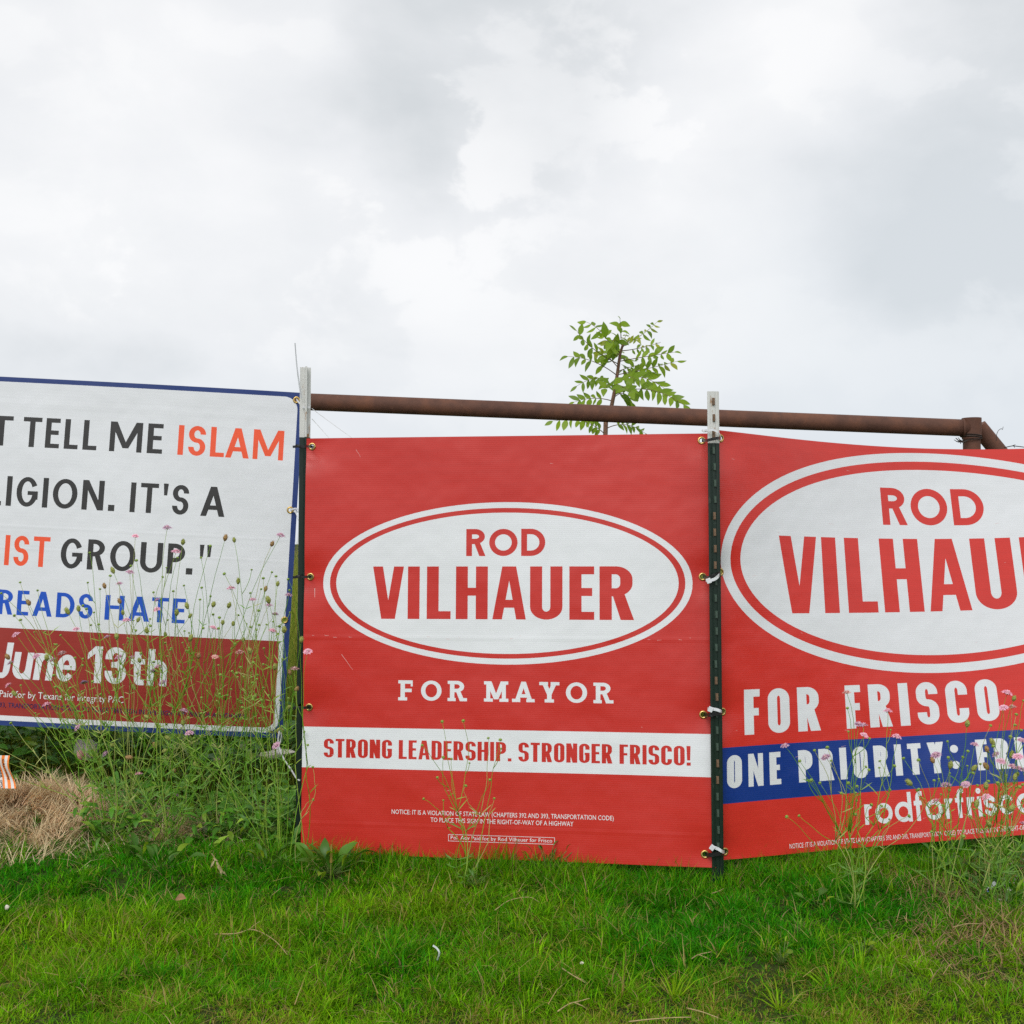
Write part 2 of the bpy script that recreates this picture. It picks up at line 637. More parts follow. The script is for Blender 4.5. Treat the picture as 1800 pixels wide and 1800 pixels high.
def glyph(ch, w, st):
    s, t = st['s'], st['t']
    g = G(s, t, st.get('rx', 9), st.get('ry', 9))
    xh = st.get('xh', .73)
    sl = st.get('slab', 0)
    m = .52
    up = ch.isupper() or ch.isdigit()
    H = 1.0
    ry = lambda h: min(st.get('ry', 9), h / 2)
    if ch in 'IiLlEFTHNM1!' and ch in 'I':
        g.bar(0, 0, w, H)
    elif ch == 'L':
        g.bar(0, 0, s, H); g.bar(s, 0, w, t)
    elif ch == 'E':
        g.bar(0, 0, s, H); g.bar(s, 0, w, t); g.bar(s, H - t, w, H); g.bar(s, m - t / 2, w * .92, m + t / 2)
    elif ch == 'F':
        g.bar(0, 0, s, H); g.bar(s, H - t, w, H); g.bar(s, m - t / 2 - .02, w * .92, m + t / 2 - .02)
    elif ch == 'T':
        g.bar(w / 2 - s / 2, 0, w / 2 + s / 2, H - t); g.bar(0, H - t, w, H)
    elif ch == 'H':
        g.bar(0, 0, s, H); g.bar(w - s, 0, w, H); g.bar(s, m - t / 2, w - s, m + t / 2)
    elif ch == 'N':
        e = s * st.get('nst', 1.0)
        g.bar(0, 0, e, H); g.bar(w - e, 0, w, H)
        d = s * st.get('nst', 1.0) * 1.08
        g.poly((0, H), (d, H), (w, 0), (w - d, 0))
    elif ch == 'M':
        s2 = s * .9
        g.bar(0, 0, s2, H); g.bar(w - s2, 0, w, H)
        g.poly((0, H), (s * 1.15, H), (w / 2 + s * .5, .12), (w / 2 - s * .5, .12))
        g.poly((w, H), (w / 2 + s * .5, .12), (w / 2 - s * .5, .12), (w - s * 1.15, H))
    elif ch in 'V':
        lw, a = s * st.get('aw', 1.0), s * st.get('ap', .5)
        g.poly((0, H), (lw * 1.05, H), (w / 2 - a + lw * 1.05, 0), (w / 2 - a, 0))
        g.poly((w, H), (w / 2 + a, 0), (w / 2 + a - lw * 1.05, 0), (w - lw * 1.05, H))
    elif ch == 'A':
        lw, a = s * st.get('aw', 1.0), s * st.get('ap', .5)
        g.poly((0, 0), (lw, 0), (w / 2 - a + lw, H), (w / 2 - a, H))
        g.poly((w, 0), (w / 2 + a, H), (w / 2 + a - lw, H), (w - lw, 0))
        y0, y1 = .22, .22 + t
        xa = s * .5 + (w / 2 - s * .5) * y0
        g.bar(xa, y0, w - xa, y1)
    elif ch == 'Y':
        c = .40
        g.bar(w / 2 - s / 2, 0, w / 2 + s / 2, c)
        g.poly((0, H), (s * 1.1, H), (w / 2 + s * .5, c), (w / 2 - s * .5, c - .02))
        g.poly((w, H), (w / 2 + s * .5, c - .02), (w / 2 - s * .5, c), (w - s * 1.1, H))
    elif ch in 'Oo0':
        h = H if ch != 'o' else xh
        g.path(0, 0, w, h, (0, 1, 2, 3), True)
    elif ch in 'Cc':
        h = H if ch == 'C' else xh
        o_ = st.get('open', (.33, .67))
        rx, r = g.path(0, 0, w, h, (0, 1, 2, 3), skip=(w * .5, h * o_[0], h * o_[1]))
        k = st.get('cut', .11) * h
        g.bar(w - s, max(h / 2 + .05, h - r - k), w, h - r); g.bar(w - s, r, w, min(h / 2 - .05, r + k))
    elif ch == 'G':
        rx, r = g.path(0, 0, w, H, (0, 1, 2, 3), skip=(w * .5, .50, .72))
        g.bar(w - s, max(H / 2 + .12, H - r - .10), w, H - r)
        g.bar(w - s, min(r - .001, .25), w, .53); g.bar(w * .52, .53 - t * .9, w - s, .53)
    elif ch in 'Ss':
        h = H if ch == 'S' else xh
        mm = h * .51
        rx, r = g.path(0, mm - t / 2, w, h, (0, 1, 2))
        k = st.get('cut', .11) * h * .5
        g.bar(w - s, h - r - k, w, h - r)
        rx2, r2 = g.path(0, 0, w, mm + t / 2, (2, 3, 0))
        g.bar(0, r2, s, r2 + k)
        g.bar(min(rx, w - rx2), mm - t / 2, max(rx, w - rx2), mm + t / 2)
    elif ch == 'U':
        rx, r = g.path(0, 0, w, H, (2, 3), ry=min(w / 2, st.get('ry', 9)))
        g.bar(0, r, s, H); g.bar(w - s, r, w, H)
    elif ch == 'D':
        rx, r = min(st.get('rx', 9), w * .62, .52), min(st.get('ry', 9), .5)
        g.bar(0, 0, s, H)
        g.path(w - 2 * rx, 0, w, H, (3, 0), rx=rx, ry=r)
        g.bar(s, 0, w - rx, t); g.bar(s, H - t, w - rx, H)
    elif ch in 'PR':
        b = .44 if ch == 'R' else .38
        hb = H - b
        rx, r = min(st.get('rx', 9), w * .6, hb * .62), min(st.get('ry', 9), hb / 2)
        wb = w * .96 if ch == 'R' else w
        g.bar(0, 0, s, H)
        g.path(wb - 2 * rx, b, wb, H, (3, 0), rx=rx, ry=r)
        g.bar(s, b, wb - rx, b + t); g.bar(s, H - t, wb - rx, H)
        if ch == 'R':
            g.poly((w - s * 1.08, 0), (w, 0), (w * .60 + s * .35, b + t * .3), (w * .60 - s * .65, b + t * .3))
    elif ch == '.':
        g.bar(0, 0, w, w * st.get('dot', 1.0))
    elif ch == ':':
        q = w * .95
        for y in (.1, .62):
            g.path(0, y, w, y + q, (0, 1, 2, 3), True, s=w / 2 - .005, t=q / 2 - .005)
    elif ch == '!':
        g.bar(0, 0, w, w * .95); g.poly((w * .12, .27), (w * .88, .27), (w, H), (0, H))
    elif ch == "'":
        g.poly((w * .18, .62), (w * .82, .62), (w, H + .02), (0, H + .02))
    elif ch == '"':
        q = w * .38
        for x in (0, w - q):
            g.poly((x + q * .18, .60), (x + q * .82, .60), (x + q, H), (x, H))
    elif ch == 'J':
        rx, r = g.path(0, 0, w, .7, (3,), ry=.28)
        g.bar(w - s, r, w, H); g.bar(0, 0, w - rx, t)
    elif ch == '1':
        g.bar(w - s, 0, w, H); g.poly((w - s, H), (0, H * .80), (0, H * .63), (w - s, H * .80))
    elif ch == '3':
        mm = .52
        rx, r = g.path(0, mm - t / 2, w * .96, H, (3, 0, 1)); g.bar(0, H - r - .06, s, H - r)
        rx, r = g.path(0, 0, w, mm + t / 2, (2, 3, 0)); g.bar(0, r, s, r + .05)
        g.bar(w * .3, mm - t / 2, w * .55, mm + t / 2)
    elif ch == 'd':
        g.path(0, 0, w, xh, (0, 1, 2, 3), True); g.bar(w - s, 0, w, 1.05)
    elif ch == 'r':
        g.bar(0, 0, s, xh)
        g.path(0, xh * .2, w * 1.5, xh, (0, 1), rx=w * .75, ry=xh * .44, skip=(w * .80, -9, 9))
    elif ch == 'n' or ch == 'h':
        g.bar(0, 0, s, xh if ch == 'n' else 1.05)
        rx, r = g.path(0, 0, w, xh, (0, 1), ry=xh * .42); g.bar(w - s, 0, w, xh - r)
    elif ch == 'm':
        h2 = (w + s) / 2
        g.bar(0, 0, s, xh)
        for x in (0, w - h2):
            rx, r = g.path(x, 0, x + h2, xh, (0, 1), ry=xh * .42); g.bar(x + h2 - s, 0, x + h2, xh - r)
    elif ch == 'u':
        rx, r = g.path(0, 0, w, xh, (2, 3), ry=xh * .42); g.bar(0, r, s, xh); g.bar(w - s, 0, w, xh)
    elif ch == 'e':
        rx, r = g.path(0, 0, w, xh, (0, 1, 2, 3), skip=(w * .55, xh * .26, xh * .46))
        yb = xh * .44
        g.bar(w - s, yb, w, xh - r); g.bar(s * .8, yb, w - s + .001, yb + t * .8)
    elif ch == 't':
        g.bar(w * .25, .2, w * .25 + s, .95); g.bar(0, xh - t, w, xh)
        rx, r = g.path(w * .25, 0, w * 1.25, .5, (2,), rx=w * .4, ry=.22); g.bar(w * .65, 0, w, t)
    elif ch == 'f':
        g.bar(w * .22, 0, w * .22 + s, .8); g.bar(0, xh - t, w * .9, xh)
        g.path(w * .22, .5, w * .22 + w * 1.1, 1.05, (1,), rx=w * .5, ry=.27); g.bar(w * .72, 1.05 - t, w, 1.05)
    elif ch == 'i':
        g.bar(0, 0, w, xh)
        g.path(-.02, xh + .10, w + .02, xh + .10 + w + .04, (0, 1, 2, 3), True, s=w / 2, t=w / 2)
    if sl:      # slab serifs
        e, th = st['sx'], t * .92
        def serif(x, y, a=1, b=1):
            g.bar(x - e * a, y, x + s + e * b, y + th)
        if ch == 'F': serif(0, 0); g.bar(-e, H - th, 0, H); g.bar(w - s * .45, H - .30, w, H - t)
        if ch == 'R': serif(0, 0, 1, .6); g.bar(-e, H - th, 0, H); g.bar(w - s * 1.1, 0, w + e, th)
        if ch == 'M':
            for x in (0, w - s * .9): serif(x, 0, 1, .9)
            g.bar(-e, H - th, s, H); g.bar(w - s, H - th, w + e, H)
        if ch == 'A': serif(-.02, 0, .8, .8); serif(w - s, 0, .8, .8)
        if ch == 'Y': serif(w / 2 - s / 2, 0); g.bar(-e * .9, H - th, s + e * .9, H); g.bar(w - s - e * .9, H - th, w + e * .9, H)
    return g.p


def text_polys(txt, st, u0, u1, v0, cap, shear=0.0):
    """Polygons of a line of lettering that spans u0..u1 with its baseline at v0."""
    W = st['w']
    x, runs = 0.0, []
    gap = st['gap']
    for i, ch in enumerate(txt):
        if ch == ' ':
            x += st.get('space', .35) - gap
            continue
        w = W.get(ch, W['*'])
        adj = st.get('kern', {}).get(txt[i - 1:i + 1] if i else '', 0.0)
        x += adj
        runs.append((ch, x, w))
        x += w + gap
    tot = runs[-1][1] + runs[-1][2]
    k = (u1 - u0) / tot
    out = []
    for ch, gx, w in runs:
        for q in glyph(ch, w, st):
            out.append([(u0 + (gx + a) * k + b * cap * shear, v0 + b * cap) for a, b in q])
    return out


COND = dict(aw=.80, ap=.58, s=.226, t=.150, rx=.31, ry=.24, gap=.098, space=.36, cut=.10,
            w={'V': .593, 'I': .226, 'L': .456, 'H': .605, 'A': .63, 'U': .605, 'E': .46, 'R': .633, '*': .58},
            kern={'VI': -.02, 'IL': .04, 'UE': .03, 'HA': -.01, 'AU': -.02})
COND_S = dict(aw=.86, ap=.58, s=.185, t=.125, rx=.22, ry=.21, gap=.078, space=.30, cut=.10,
              w={'I': .175, 'E': .36, 'L': .36, 'F': .36, '.': .16, '!': .17, 'A': .50, 'T': .40, 'P': .44, 'R': .45, 'H': .47, 'N': .47, '*': .45})
GEO = dict(s=.210, t=.200, rx=9, ry=9, gap=.13, w={'R': .70, 'O': 1.02, 'D': .86, '*': .8})
SLAB = dict(s=.21, t=.17, rx=9, ry=9, gap=.40, space=1.02, slab=1, sx=.11, w={'F': .58, 'O': .98, 'R': .70, 'M': .92, 'A': .86, 'Y': .74, '*': .8})
IMPACT = dict(s=.215, t=.165, rx=.27, ry=.24, gap=.185, space=.60, cut=.10,
              w={'F': .36, 'O': .50, 'R': .52, 'I': .225, 'S': .50, 'C': .50, '.': .20, '*': .5})
IMPACT_B = dict(nst=.72, s=.235, t=.165, rx=.28, ry=.24, gap=.215, space=.60, cut=.10,
                w={'O': .50, 'N': .50, 'E': .38, 'P': .48, 'R': .50, 'I': .235, 'T': .46, 'Y': .56, ':': .27, 'F': .38, 'S': .5, 'C': .5, '*': .5})
ROUND_LC = dict(s=.165, t=.165, rx=9, ry=9, gap=.10, xh=.72, cut=.02, dot=1.0,
                w={'r': .36, 'o': .74, 'd': .74, 'f': .38, 'i': .165, 's': .52, 'c': .66, '.': .18, 'm': 1.1, '*': .6})
HUM = dict(aw=1.05, ap=.56, s=.180, t=.148, rx=9, ry=9, gap=.16, space=.30, cut=.0,
           w={'T': .62, 'E': .47, 'L': .46, 'M': 1.0, 'I': .18, 'S': .56, 'A': .78, 'G': .72, 'O': .82, 'N': .72, 'R': .58, 'U': .72, 'P': .56, 'D': .72, 'H': .70, '.': .21, "'": .17, '"': .42, '*': .7},
           kern={'LA': -.12, 'AM': -.04, 'TE': -.02, 'P.': -.1, '."': .02, 'AT': -.1, 'TT': 0})
JUNE = dict(s=.20, t=.155, rx=9, ry=9, gap=.085, space=.24, xh=.75, cut=.02,
            w={'J': .42, 'u': .60, 'n': .58, 'e': .60, '1': .40, '3': .58, 't': .42, 'h': .58, '*': .6})


def surf_fn(C, order, wave=None):
    C = [Vector(c) for c in C]

    def P(u, v):
        b = [1, u, v, u * u, u * v]
        if order == 2: b += [u * u * v, u ** 3, v * v]
        q = Vector((0, 0, 0))
        for k, c in zip(b, C): q += c * k
        if wave: q.y += wave(u, v)
        return q

    def Nn(u, v):
        e = 1e-3
        n = (P(u + e, v) - P(u, v)).cross(P(u, v + e) - P(u, v)).normalized()
        return n if n.y < 0 else -n
    return P, Nn


def dents(pts, depth, r, extra=None):
    def f(u, v):
        d = extra(u, v) if extra else 0.0
        for (gu, gv) in pts:
            q = ((u - gu) / (r * 1.5)) ** 2 + ((v - gv) / r) ** 2
            if q < 9: d += depth * math.exp(-q)
        return d
    return f


def ellipse(cu, cv, a, b, n=96):
    return [(cu + a * math.cos(2 * math.pi * i / n), cv + b * math.sin(2 * math.pi * i / n)) for i in range(n)]


def rounded(u0, v0, u1, v1, r, n=8):
    out = []
    for w in range(4):
        cx = u1 - r if w in (0, 3) else u0 + r
        cy = v1 - r if w in (0, 1) else v0 + r
        out += [(cx + r * math.cos(math.pi / 2 * (w + i / n)), cy + r * math.sin(math.pi / 2 * (w + i / n))) for i in range(n + 1)]
    return out


def sign_sheet(name, P, Nn, outline, layers, holes, mats, parent, thick, grid=.06):
    """One printed sheet: every printed shape is cut into the sheet's own faces, so nothing floats on it."""
    verts, faces, lay = [], [], []

    def put(poly, k):
        a = sum(poly[i][0] * poly[(i + 1) % len(poly)][1] - poly[(i + 1) % len(poly)][0] * poly[i][1] for i in range(len(poly)))
        if abs(a) < 1e-8: return
        if a < 0: poly = poly[::-1]
        sub = []
        for i, p in enumerate(poly):
            q = poly[(i + 1) % len(poly)]
            c = max(1, int(math.hypot(q[0] - p[0], q[1] - p[1]) / grid))
            sub += [(p[0] + (q[0] - p[0]) * j / c, p[1] + (q[1] - p[1]) * j / c) for j in range(c)]
        poly = sub
        n = len(verts)
        verts.extend([Vector(p) for p in poly])
        faces.append(list(range(n, n + len(poly))))
        lay.append(k)
    put(outline, 0)
    order = [0]
    for k, polys in layers:
        order.append(k)
        for q in polys: put(q, len(order) - 1)
    hole_k = len(order)
    for q in holes: put(q, hole_k)
    us = [p[0] for p in outline]
    vs2 = [p[1] for p in outline]
    u = min(us) + grid * .5
    while u < max(us):
        v = min(vs2) + grid * .5
        while v < max(vs2):
            verts.append(Vector((u, v)))
            v += grid
        u += grid
    for (hu, hv) in [(sum(q[0] for q in h) / len(h), sum(q[1] for q in h) / len(h)) for h in holes]:
        for i in range(-7, 8):
            for j in range(-7, 8):
                q = (hu + i * .017 + .004, hv + j * .017 + .003)
                if min(us) + .004 < q[0] < max(us) - .004 and min(vs2) + .004 < q[1] < max(vs2) - .004 and (abs(i) > 0 or abs(j) > 0): verts.append(Vector(q))
    ov, oe, of, _, _, orig = delaunay_2d_cdt(verts, [], faces, 1, 2e-6)
    vv, ff, mm = [(p[0], p[1]) for p in ov], [], []
    for f, og in zip(of, orig):
        if not og: continue
        k = max(lay[i] for i in og)
        if k == hole_k: continue
        a = sum(vv[f[i]][0] * vv[f[(i + 1) % len(f)]][1] - vv[f[(i + 1) % len(f)]][0] * vv[f[i]][1] for i in range(len(f)))
        if abs(a) < 1e-12: continue
        ff.append(list(f))
        mm.append(order[k])
    nf = len(ff)
    pts = [P(*p) for p in vv]
    nor = [Nn(*p) for p in vv]
    uvs = list(vv)
    last = len(mats) - 1
    # orient the front faces
    e0 = ff[0]
    sgn = (pts[e0[1]] - pts[e0[0]]).cross(pts[e0[2]] - pts[e0[0]]).dot(nor[e0[0]])
    if sgn < 0: ff = [f[::-1] for f in ff]
    # back sheet and rim
    u0, u1, v0, v1 = min(us), max(us), min(vs2), max(vs2)
    b0 = len(pts)
    for i in range(b0):
        pts.append(pts[i] - nor[i] * thick)
    nor += [-q for q in nor]
    uvs += list(uvs)
    for f in ff[:nf]:
        ff.append([i + b0 for i in f[::-1]])
        mm.append(last)
    rim = []
    for i, p in enumerate(outline):
        q = outline[(i + 1) % len(outline)]
        c = max(1, int(math.hypot(q[0] - p[0], q[1] - p[1]) / grid))
        rim += [(p[0] + (q[0] - p[0]) * j / c, p[1] + (q[1] - p[1]) * j / c) for j in range(c)]
    cu_, cv_ = (u0 + u1) / 2, (v0 + v1) / 2
    r0 = len(pts)
    ctr = P(cu_, cv_)
    for q in rim:
        for k in (0, 1):
            pts.append(P(*q) - Nn(*q) * (thick * k))
            d = pts[-1] - ctr
            nor.append(d.normalized())
            uvs.append(q)
    for i in range(len(rim)):
        a, b = r0 + 2 * i, r0 + 2 * ((i + 1) % len(rim))
        ff.append([a, a + 1, b + 1, b])
        mm.append(last)
    me = bpy.data.meshes.new(name)
    me.from_pydata(pts, [], ff)
    for m in mats: me.materials.append(m)
    me.polygons.foreach_set('material_index', mm)
    me.polygons.foreach_set('use_smooth', [True] * len(ff))
    uvl = me.uv_layers.new(name='UVMap')
    for lp in me.loops:
        uvl.data[lp.index].uv = uvs[lp.vertex_index]
    me.update()
    me.normals_split_custom_set([nor[lp.vertex_index] for lp in me.loops])
    return link(name, me, parent)


def small_print(name, txt, P, Nn, u0, u1, v0, cap, mat, parent, bold=.0, box=None):
    cu = bpy.data.curves.new('tmp', 'FONT')
    cu.body = txt
    cu.size = 1
    cu.resolution_u = 2
    cu.offset = 0.0
    ob = bpy.data.objects.new('tmp', cu)
    COL.objects.link(ob)
    dg = bpy.context.evaluated_depsgraph_get()
    me = bpy.data.meshes.new_from_object(ob.evaluated_get(dg))
    xs = [v.co.x for v in me.vertices]
    capu = 0.72
    k = (u1 - u0) / (max(xs) - min(xs))
    x0 = min(xs)
    for v in me.vertices:
        u, w = u0 + (v.co.x - x0) * k, v0 + v.co.y / capu * cap
        v.co = P(u, w) + Nn(u, w) * .0009
    me.materials.clear()
    me.materials.append(mat)
    bpy.data.objects.remove(ob)
    bpy.data.curves.remove(cu)
    me.update()
    return link(name, me, parent)


def ring_mesh(r_out, r_in, name, mat, th=.0022):
    m = MB()
    n, k = 20, 6
    rc, rr = (r_out + r_in) / 2, (r_out - r_in) / 2
    P, Fs = [], []
    for i in range(n):
        a = 2 * math.pi * i / n
        for j in range(k):
            b = 2 * math.pi * j / k
            q = rc + rr * math.cos(b)
            P.append((q * math.cos(a), -th * math.sin(b), q * math.sin(a)))
    for i in range(n):
        for j in range(k):
            Fs.append((i * k + j, i * k + (j + 1) % k, ((i + 1) % n) * k + (j + 1) % k, ((i + 1) % n) * k + j))
    return m.add(P, Fs).mesh(name, mat, True)


GROM = ring_mesh(.0125, .0060, 'grommet', BRASS)


def grommet(P, Nn, u, v, parent):
    n = Nn(u, v)
    o = link('grommet', GROM, parent)
    o.rotation_euler = (-n).to_track_quat('Y', 'Z').to_euler()
    o.location = P(u, v) + n * .001 - (parent.location if parent else Vector((0, 0, 0)))
    return o


def circ(u, v, r, n=14):
    return [(u + r * math.cos(2 * math.pi * i / n), v + r * math.sin(2 * math.pi * i / n)) for i in range(n)]


def scratch(u0, v0, u1, v1, w=.0012):
    d = Vector((u1 - u0, v1 - v0)).normalized()
    n = Vector((-d.y, d.x)) * w / 2
    return [(u0 + n.x, v0 + n.y), (u0 - n.x, v0 - n.y), (u1 - n.x * .4, v1 - n.y * .4), (u1 + n.x * .4, v1 + n.y * .4)]


rng = random.Random(7)

# ================================================================== SIGNS
# ---- middle board
PC, NC = surf_fn([[-.642, 3.50005, .006], [.99162, -.12671, .0038], [.00125, .03677, .99946], [-.00261, -.0201, .00105], [.00477, .03631, -.00217]], 1, dents([(0, 1.2473), (0, .8405), (0, .4388), (1.245, 1.2516), (1.245, .8408), (1.245, .4356), (1.245, .036)], .010, .055,
                 lambda u, v: .0022 * math.sin(7.3 * u + 1.1) * math.sin(5.2 * v + .6)))
rootC = empty('campaign_board', PC(.62, .012), 'square red campaign board with white oval between two steel posts', 'sign')


def shifted(P, root):
    o = root.location.copy()
    return lambda u, v: P(u, v) - o


PCl = shifted(PC, rootC)
grC = [(.0146, 1.2473), (.0153, .8405), (.0161, .4388), (1.2191, 1.2516), (1.218, .8408), (1.2152, .4356), (1.2156, .036)]
scr = [scratch(.118, .603, .154, .555), scratch(.030, .805, .031, .777, .0022), scratch(.1555, 1.236, .171, 1.212, .001)]
for i in range(26):
    u, v = rng.uniform(.02, 1.2), rng.gauss(.657, .004)
    if rng.random() < .35: u, v = rng.uniform(.02, 1.2), rng.uniform(.05, 1.25)
    scr.append(scratch(u, v, u + rng.uniform(.002, .014), v + rng.uniform(-.002, .002), .0011))
sheetC = sign_sheet('panel', PCl, NC, [(-.003, .0), (1.2470, .0), (1.2470, 1.2730), (-.003, 1.2730)], [
    (1, [ellipse(.6222, .8225, .5655, .2465)]),
    (0, [ellipse(.6222, .8225, .5440, .2288)]),
    (1, [ellipse(.6222, .8225, .5240, .2145)]),
    (0, text_polys('ROD', GEO, .5033, .7462, .9041, .0830)),
    (0, text_polys('VILHAUER', COND, .214, 1.013, .7119, .1606)),
    (1, text_polys('FOR MAYOR', SLAB, .3035, .9440, .4648, .0608)),
    (1, [[(-.003, .2573), (1.247, .2573), (1.247, .3807), (-.003, .3807)]]),
    (0, text_polys('STRONG LEADERSHIP. STRONGER FRISCO!', COND_S, .0652, 1.1761, .2886, .0567)),
    (2, scr),
    (1, [[(.4548, .0490), (.7765, .0490), (.7765, .0503), (.4548, .0503)], [(.4548, .0682), (.7765, .0682), (.7765, .0695), (.4548, .0695)],
         [(.4548, .0503), (.4561, .0503), (.4561, .0682), (.4548, .0682)], [(.7752, .0503), (.7765, .0503), (.7765, .0682), (.7752, .0682)]]),
], [circ(u, v, .0065) for u, v in grC], [RED_C, WHITE_C, SCUFF, BACK], rootC, .004)
small_print('small_print', 'NOTICE: IT IS A VIOLATION OF STATE LAW (CHAPTERS 392 AND 393, TRANSPORTATION CODE)', PCl, NC, .2799, .9511, .1244, .0140, PRINT_W, rootC, .006)
small_print('small_print', 'TO PLACE THIS SIGN IN THE RIGHT-OF-WAY OF A HIGHWAY', PCl, NC, .4004, .8319, .1040, .0140, PRINT_W, rootC, .006)
small_print('small_print', 'Pol. Adv Paid for by Rod Vilhauer for Frisco', PCl, NC, .4625, .7690, .0548, .0115, PRINT_W, rootC, .006)
for u, v in grC: grommet(PC, NC, u, v, rootC)

# ---- right banner
PR, NR = surf_fn([[.61192, 3.3497, .01117], [.92216, .37323, -.01086], [-.00128, .01105, 1.00089], [.04588, -.03884, -.00782],
                  [-.09257, .18142, -.01722], [.03267, -.04966, .00409], [-.00921, -.04038, .01659], [.00364, -.00236, .00036]], 2, dents([(-.01, 1.2487), (-.01, .8523), (-.01, .4422), (-.01, .0338)], .012, .06,
                 lambda u, v: .0030 * math.sin(4.3 * u - 2.0 * v + .5) * math.sin(6.0 * v + 1.3 * u)))
rootR = empty('campaign_banner', PR(.8, .012), 'wide red campaign banner with white oval and blue stripe, edge tied to studded post', 'sign')
PRl = shifted(PR, rootR)
grR = [(.004, 1.2487), (.004, .8523), (.009, .4422), (.0134, .0338)]
top = [(u, 1.2724 + (.006 if u < .05 else 0) * 0) for u in [1.75 - 1.762 * i / 24 for i in range(25)]]
scrR = []
for i in range(20):
    u, v = rng.uniform(.02, 1.3), rng.uniform(.05, 1.25)
    scrR.append(scratch(u, v, u + rng.uniform(.002, .02), v + rng.uniform(-.003, .003), .0009))
sheetR = sign_sheet('sheet', PRl, NR, [(-.012, .0108), (1.75, .0108)] + top, [
    (1, [ellipse(.866, .894, .861, .3620, 128)]),
    (0, [ellipse(.866, .894, .823, .3330, 128)]),
    (1, [ellipse(.866, .894, .784, .3050, 128)]),
    (0, text_polys('ROD', GEO, .6685, 1.0750, 1.0130, .1225)),
    (0, text_polys('VILHAUER', COND, .2383, 1.4960, .7300, .2380)),
    (1, text_polys('FOR FRISCO', IMPACT, .0880, 1.0364, .3712, .1336)),
    (2, [[(-.012, .1748), (1.75, .1748), (1.75, .3383), (-.012, .3383)]]),
    (1, text_polys('ONE PRIORITY: FRISCO', IMPACT_B, .0221, 1.3300, .2184, .0964)),
    (1, text_polys('rodforfrisco.com', ROUND_LC, .5100, 1.3700, .0766, .0860)),
    (3, scrR),
], [circ(u, v, .0065) for u, v in grR], [RED_R, WHITE_R, BLUE_R, SCUFF, BACK], rootR, .0012)
small_print('small_print', 'NOTICE: IT IS A VIOLATION OF STATE LAW (CHAPTERS 392 AND 393, TRANSPORTATION CODE) TO PLACE THIS SIGN IN THE RIGHT-OF-WAY OF A HIGHWAY',
            PRl, NR, .237, 1.205, .0262, .0150, PRINT_W, rootR, .012)
for u, v in grR: grommet(PR, NR, u, v, rootR)

# ---- left banner
PL, NL = surf_fn([[-2.09056, 3.8651, .36753], [.99862, -.02347, -.05019], [.05107, .03556, .99809], [-.00074, .03876, -.00122], [.00045, -.01576, .00037]], 1,
                 lambda u, v: .006 * math.sin(5.1 * u + 2 * v) * math.sin(2.5 * v + .4))
rootL = empty('protest_banner', PL(.6, -.013), 'white vinyl banner with blue edge, dark and orange lettering and a red foot, behind wildflowers', 'sign')
PLl = shifted(PL, rootL)
grL = [(1.2905, 1.1456), (1.2911, .7648), (1.2942, .3871), (1.3013, .0097)]
sheetL = sign_sheet('sheet', PLl, NL, [(-.45, -.0138), (1.310, -.0138), (1.313, .3), (1.3135, .9), (1.310, 1.1715), (-.45, 1.1715)], [
    (1, [rounded(-.43, .0025, 1.2955, 1.1550, .045)]),
    (2, [rounded(-.42, .0195, 1.2800, .30, .030)]),
    (2, [[(-.42, .1), (1.2800, .1), (1.2800, .3140), (-.42, .3140)]]),
    (3, text_polys('T', HUM, .2460, .3295, .9335, .1027)),
    (3, text_polys('TELL', HUM, .3647, .6202, .9335, .1027)),
    (3, text_polys('ME', HUM, .6636, .8438, .9335, .1027)),
    (4, text_polys('ISLAM', HUM, .8961, 1.2556, .9335, .1027)),
    (3, text_polys('LIGION.', HUM, .2600, .6966, .7285, .1020)),
    (3, text_polys("IT'S", HUM, .7480, .9454, .7285, .1020)),
    (3, text_polys('A', HUM, .9870, 1.0691, .7285, .1020)),
    (4, text_polys('IST', HUM, .3326, .4877, .5260, .1030)),
    (3, text_polys('GROUP.', HUM, .5259, .9735, .5260, .1030)),
    (3, text_polys('"', HUM, .9932, 1.0332, .5270, .1030)),
    (5, text_polys('READS', HUM, .3241, .6477, .3590, .0840)),
    (5, text_polys('HATE', HUM, .6890, .9590, .3590, .0840)),
    (1, text_polys('June', JUNE, .3300, .5983, .1440, .1210, .10)),
    (1, text_polys('13', JUNE, .6421, .7740, .1440, .1240)),
    (1, text_polys('th', JUNE, .7880, .9117, .1440, .1180)),
], [circ(u, v, .0065) for u, v in grL], [NAVY_L, WHITE_L, MAROON_L, DARK_L, ORANGE_L, BLUE_L, BACK], rootL, .0012)
small_print('small_print', 'Paid for by Texans for Integrity PAC', PLl, NL, .3520, .7720, .0812, .0235, PRINT_W, rootL, .014)
small_print('small_print', '393, TRANSPORTATION CODE), TO PLACE THIS SIGN IN THE RIGHT-OF-WAY OF A HIGHWAY', PLl, NL, .3450, 1.1845, .0470, .0165, NAVY_L, rootL, .012)
for u, v in grL: grommet(PL, NL, u, v, rootL)


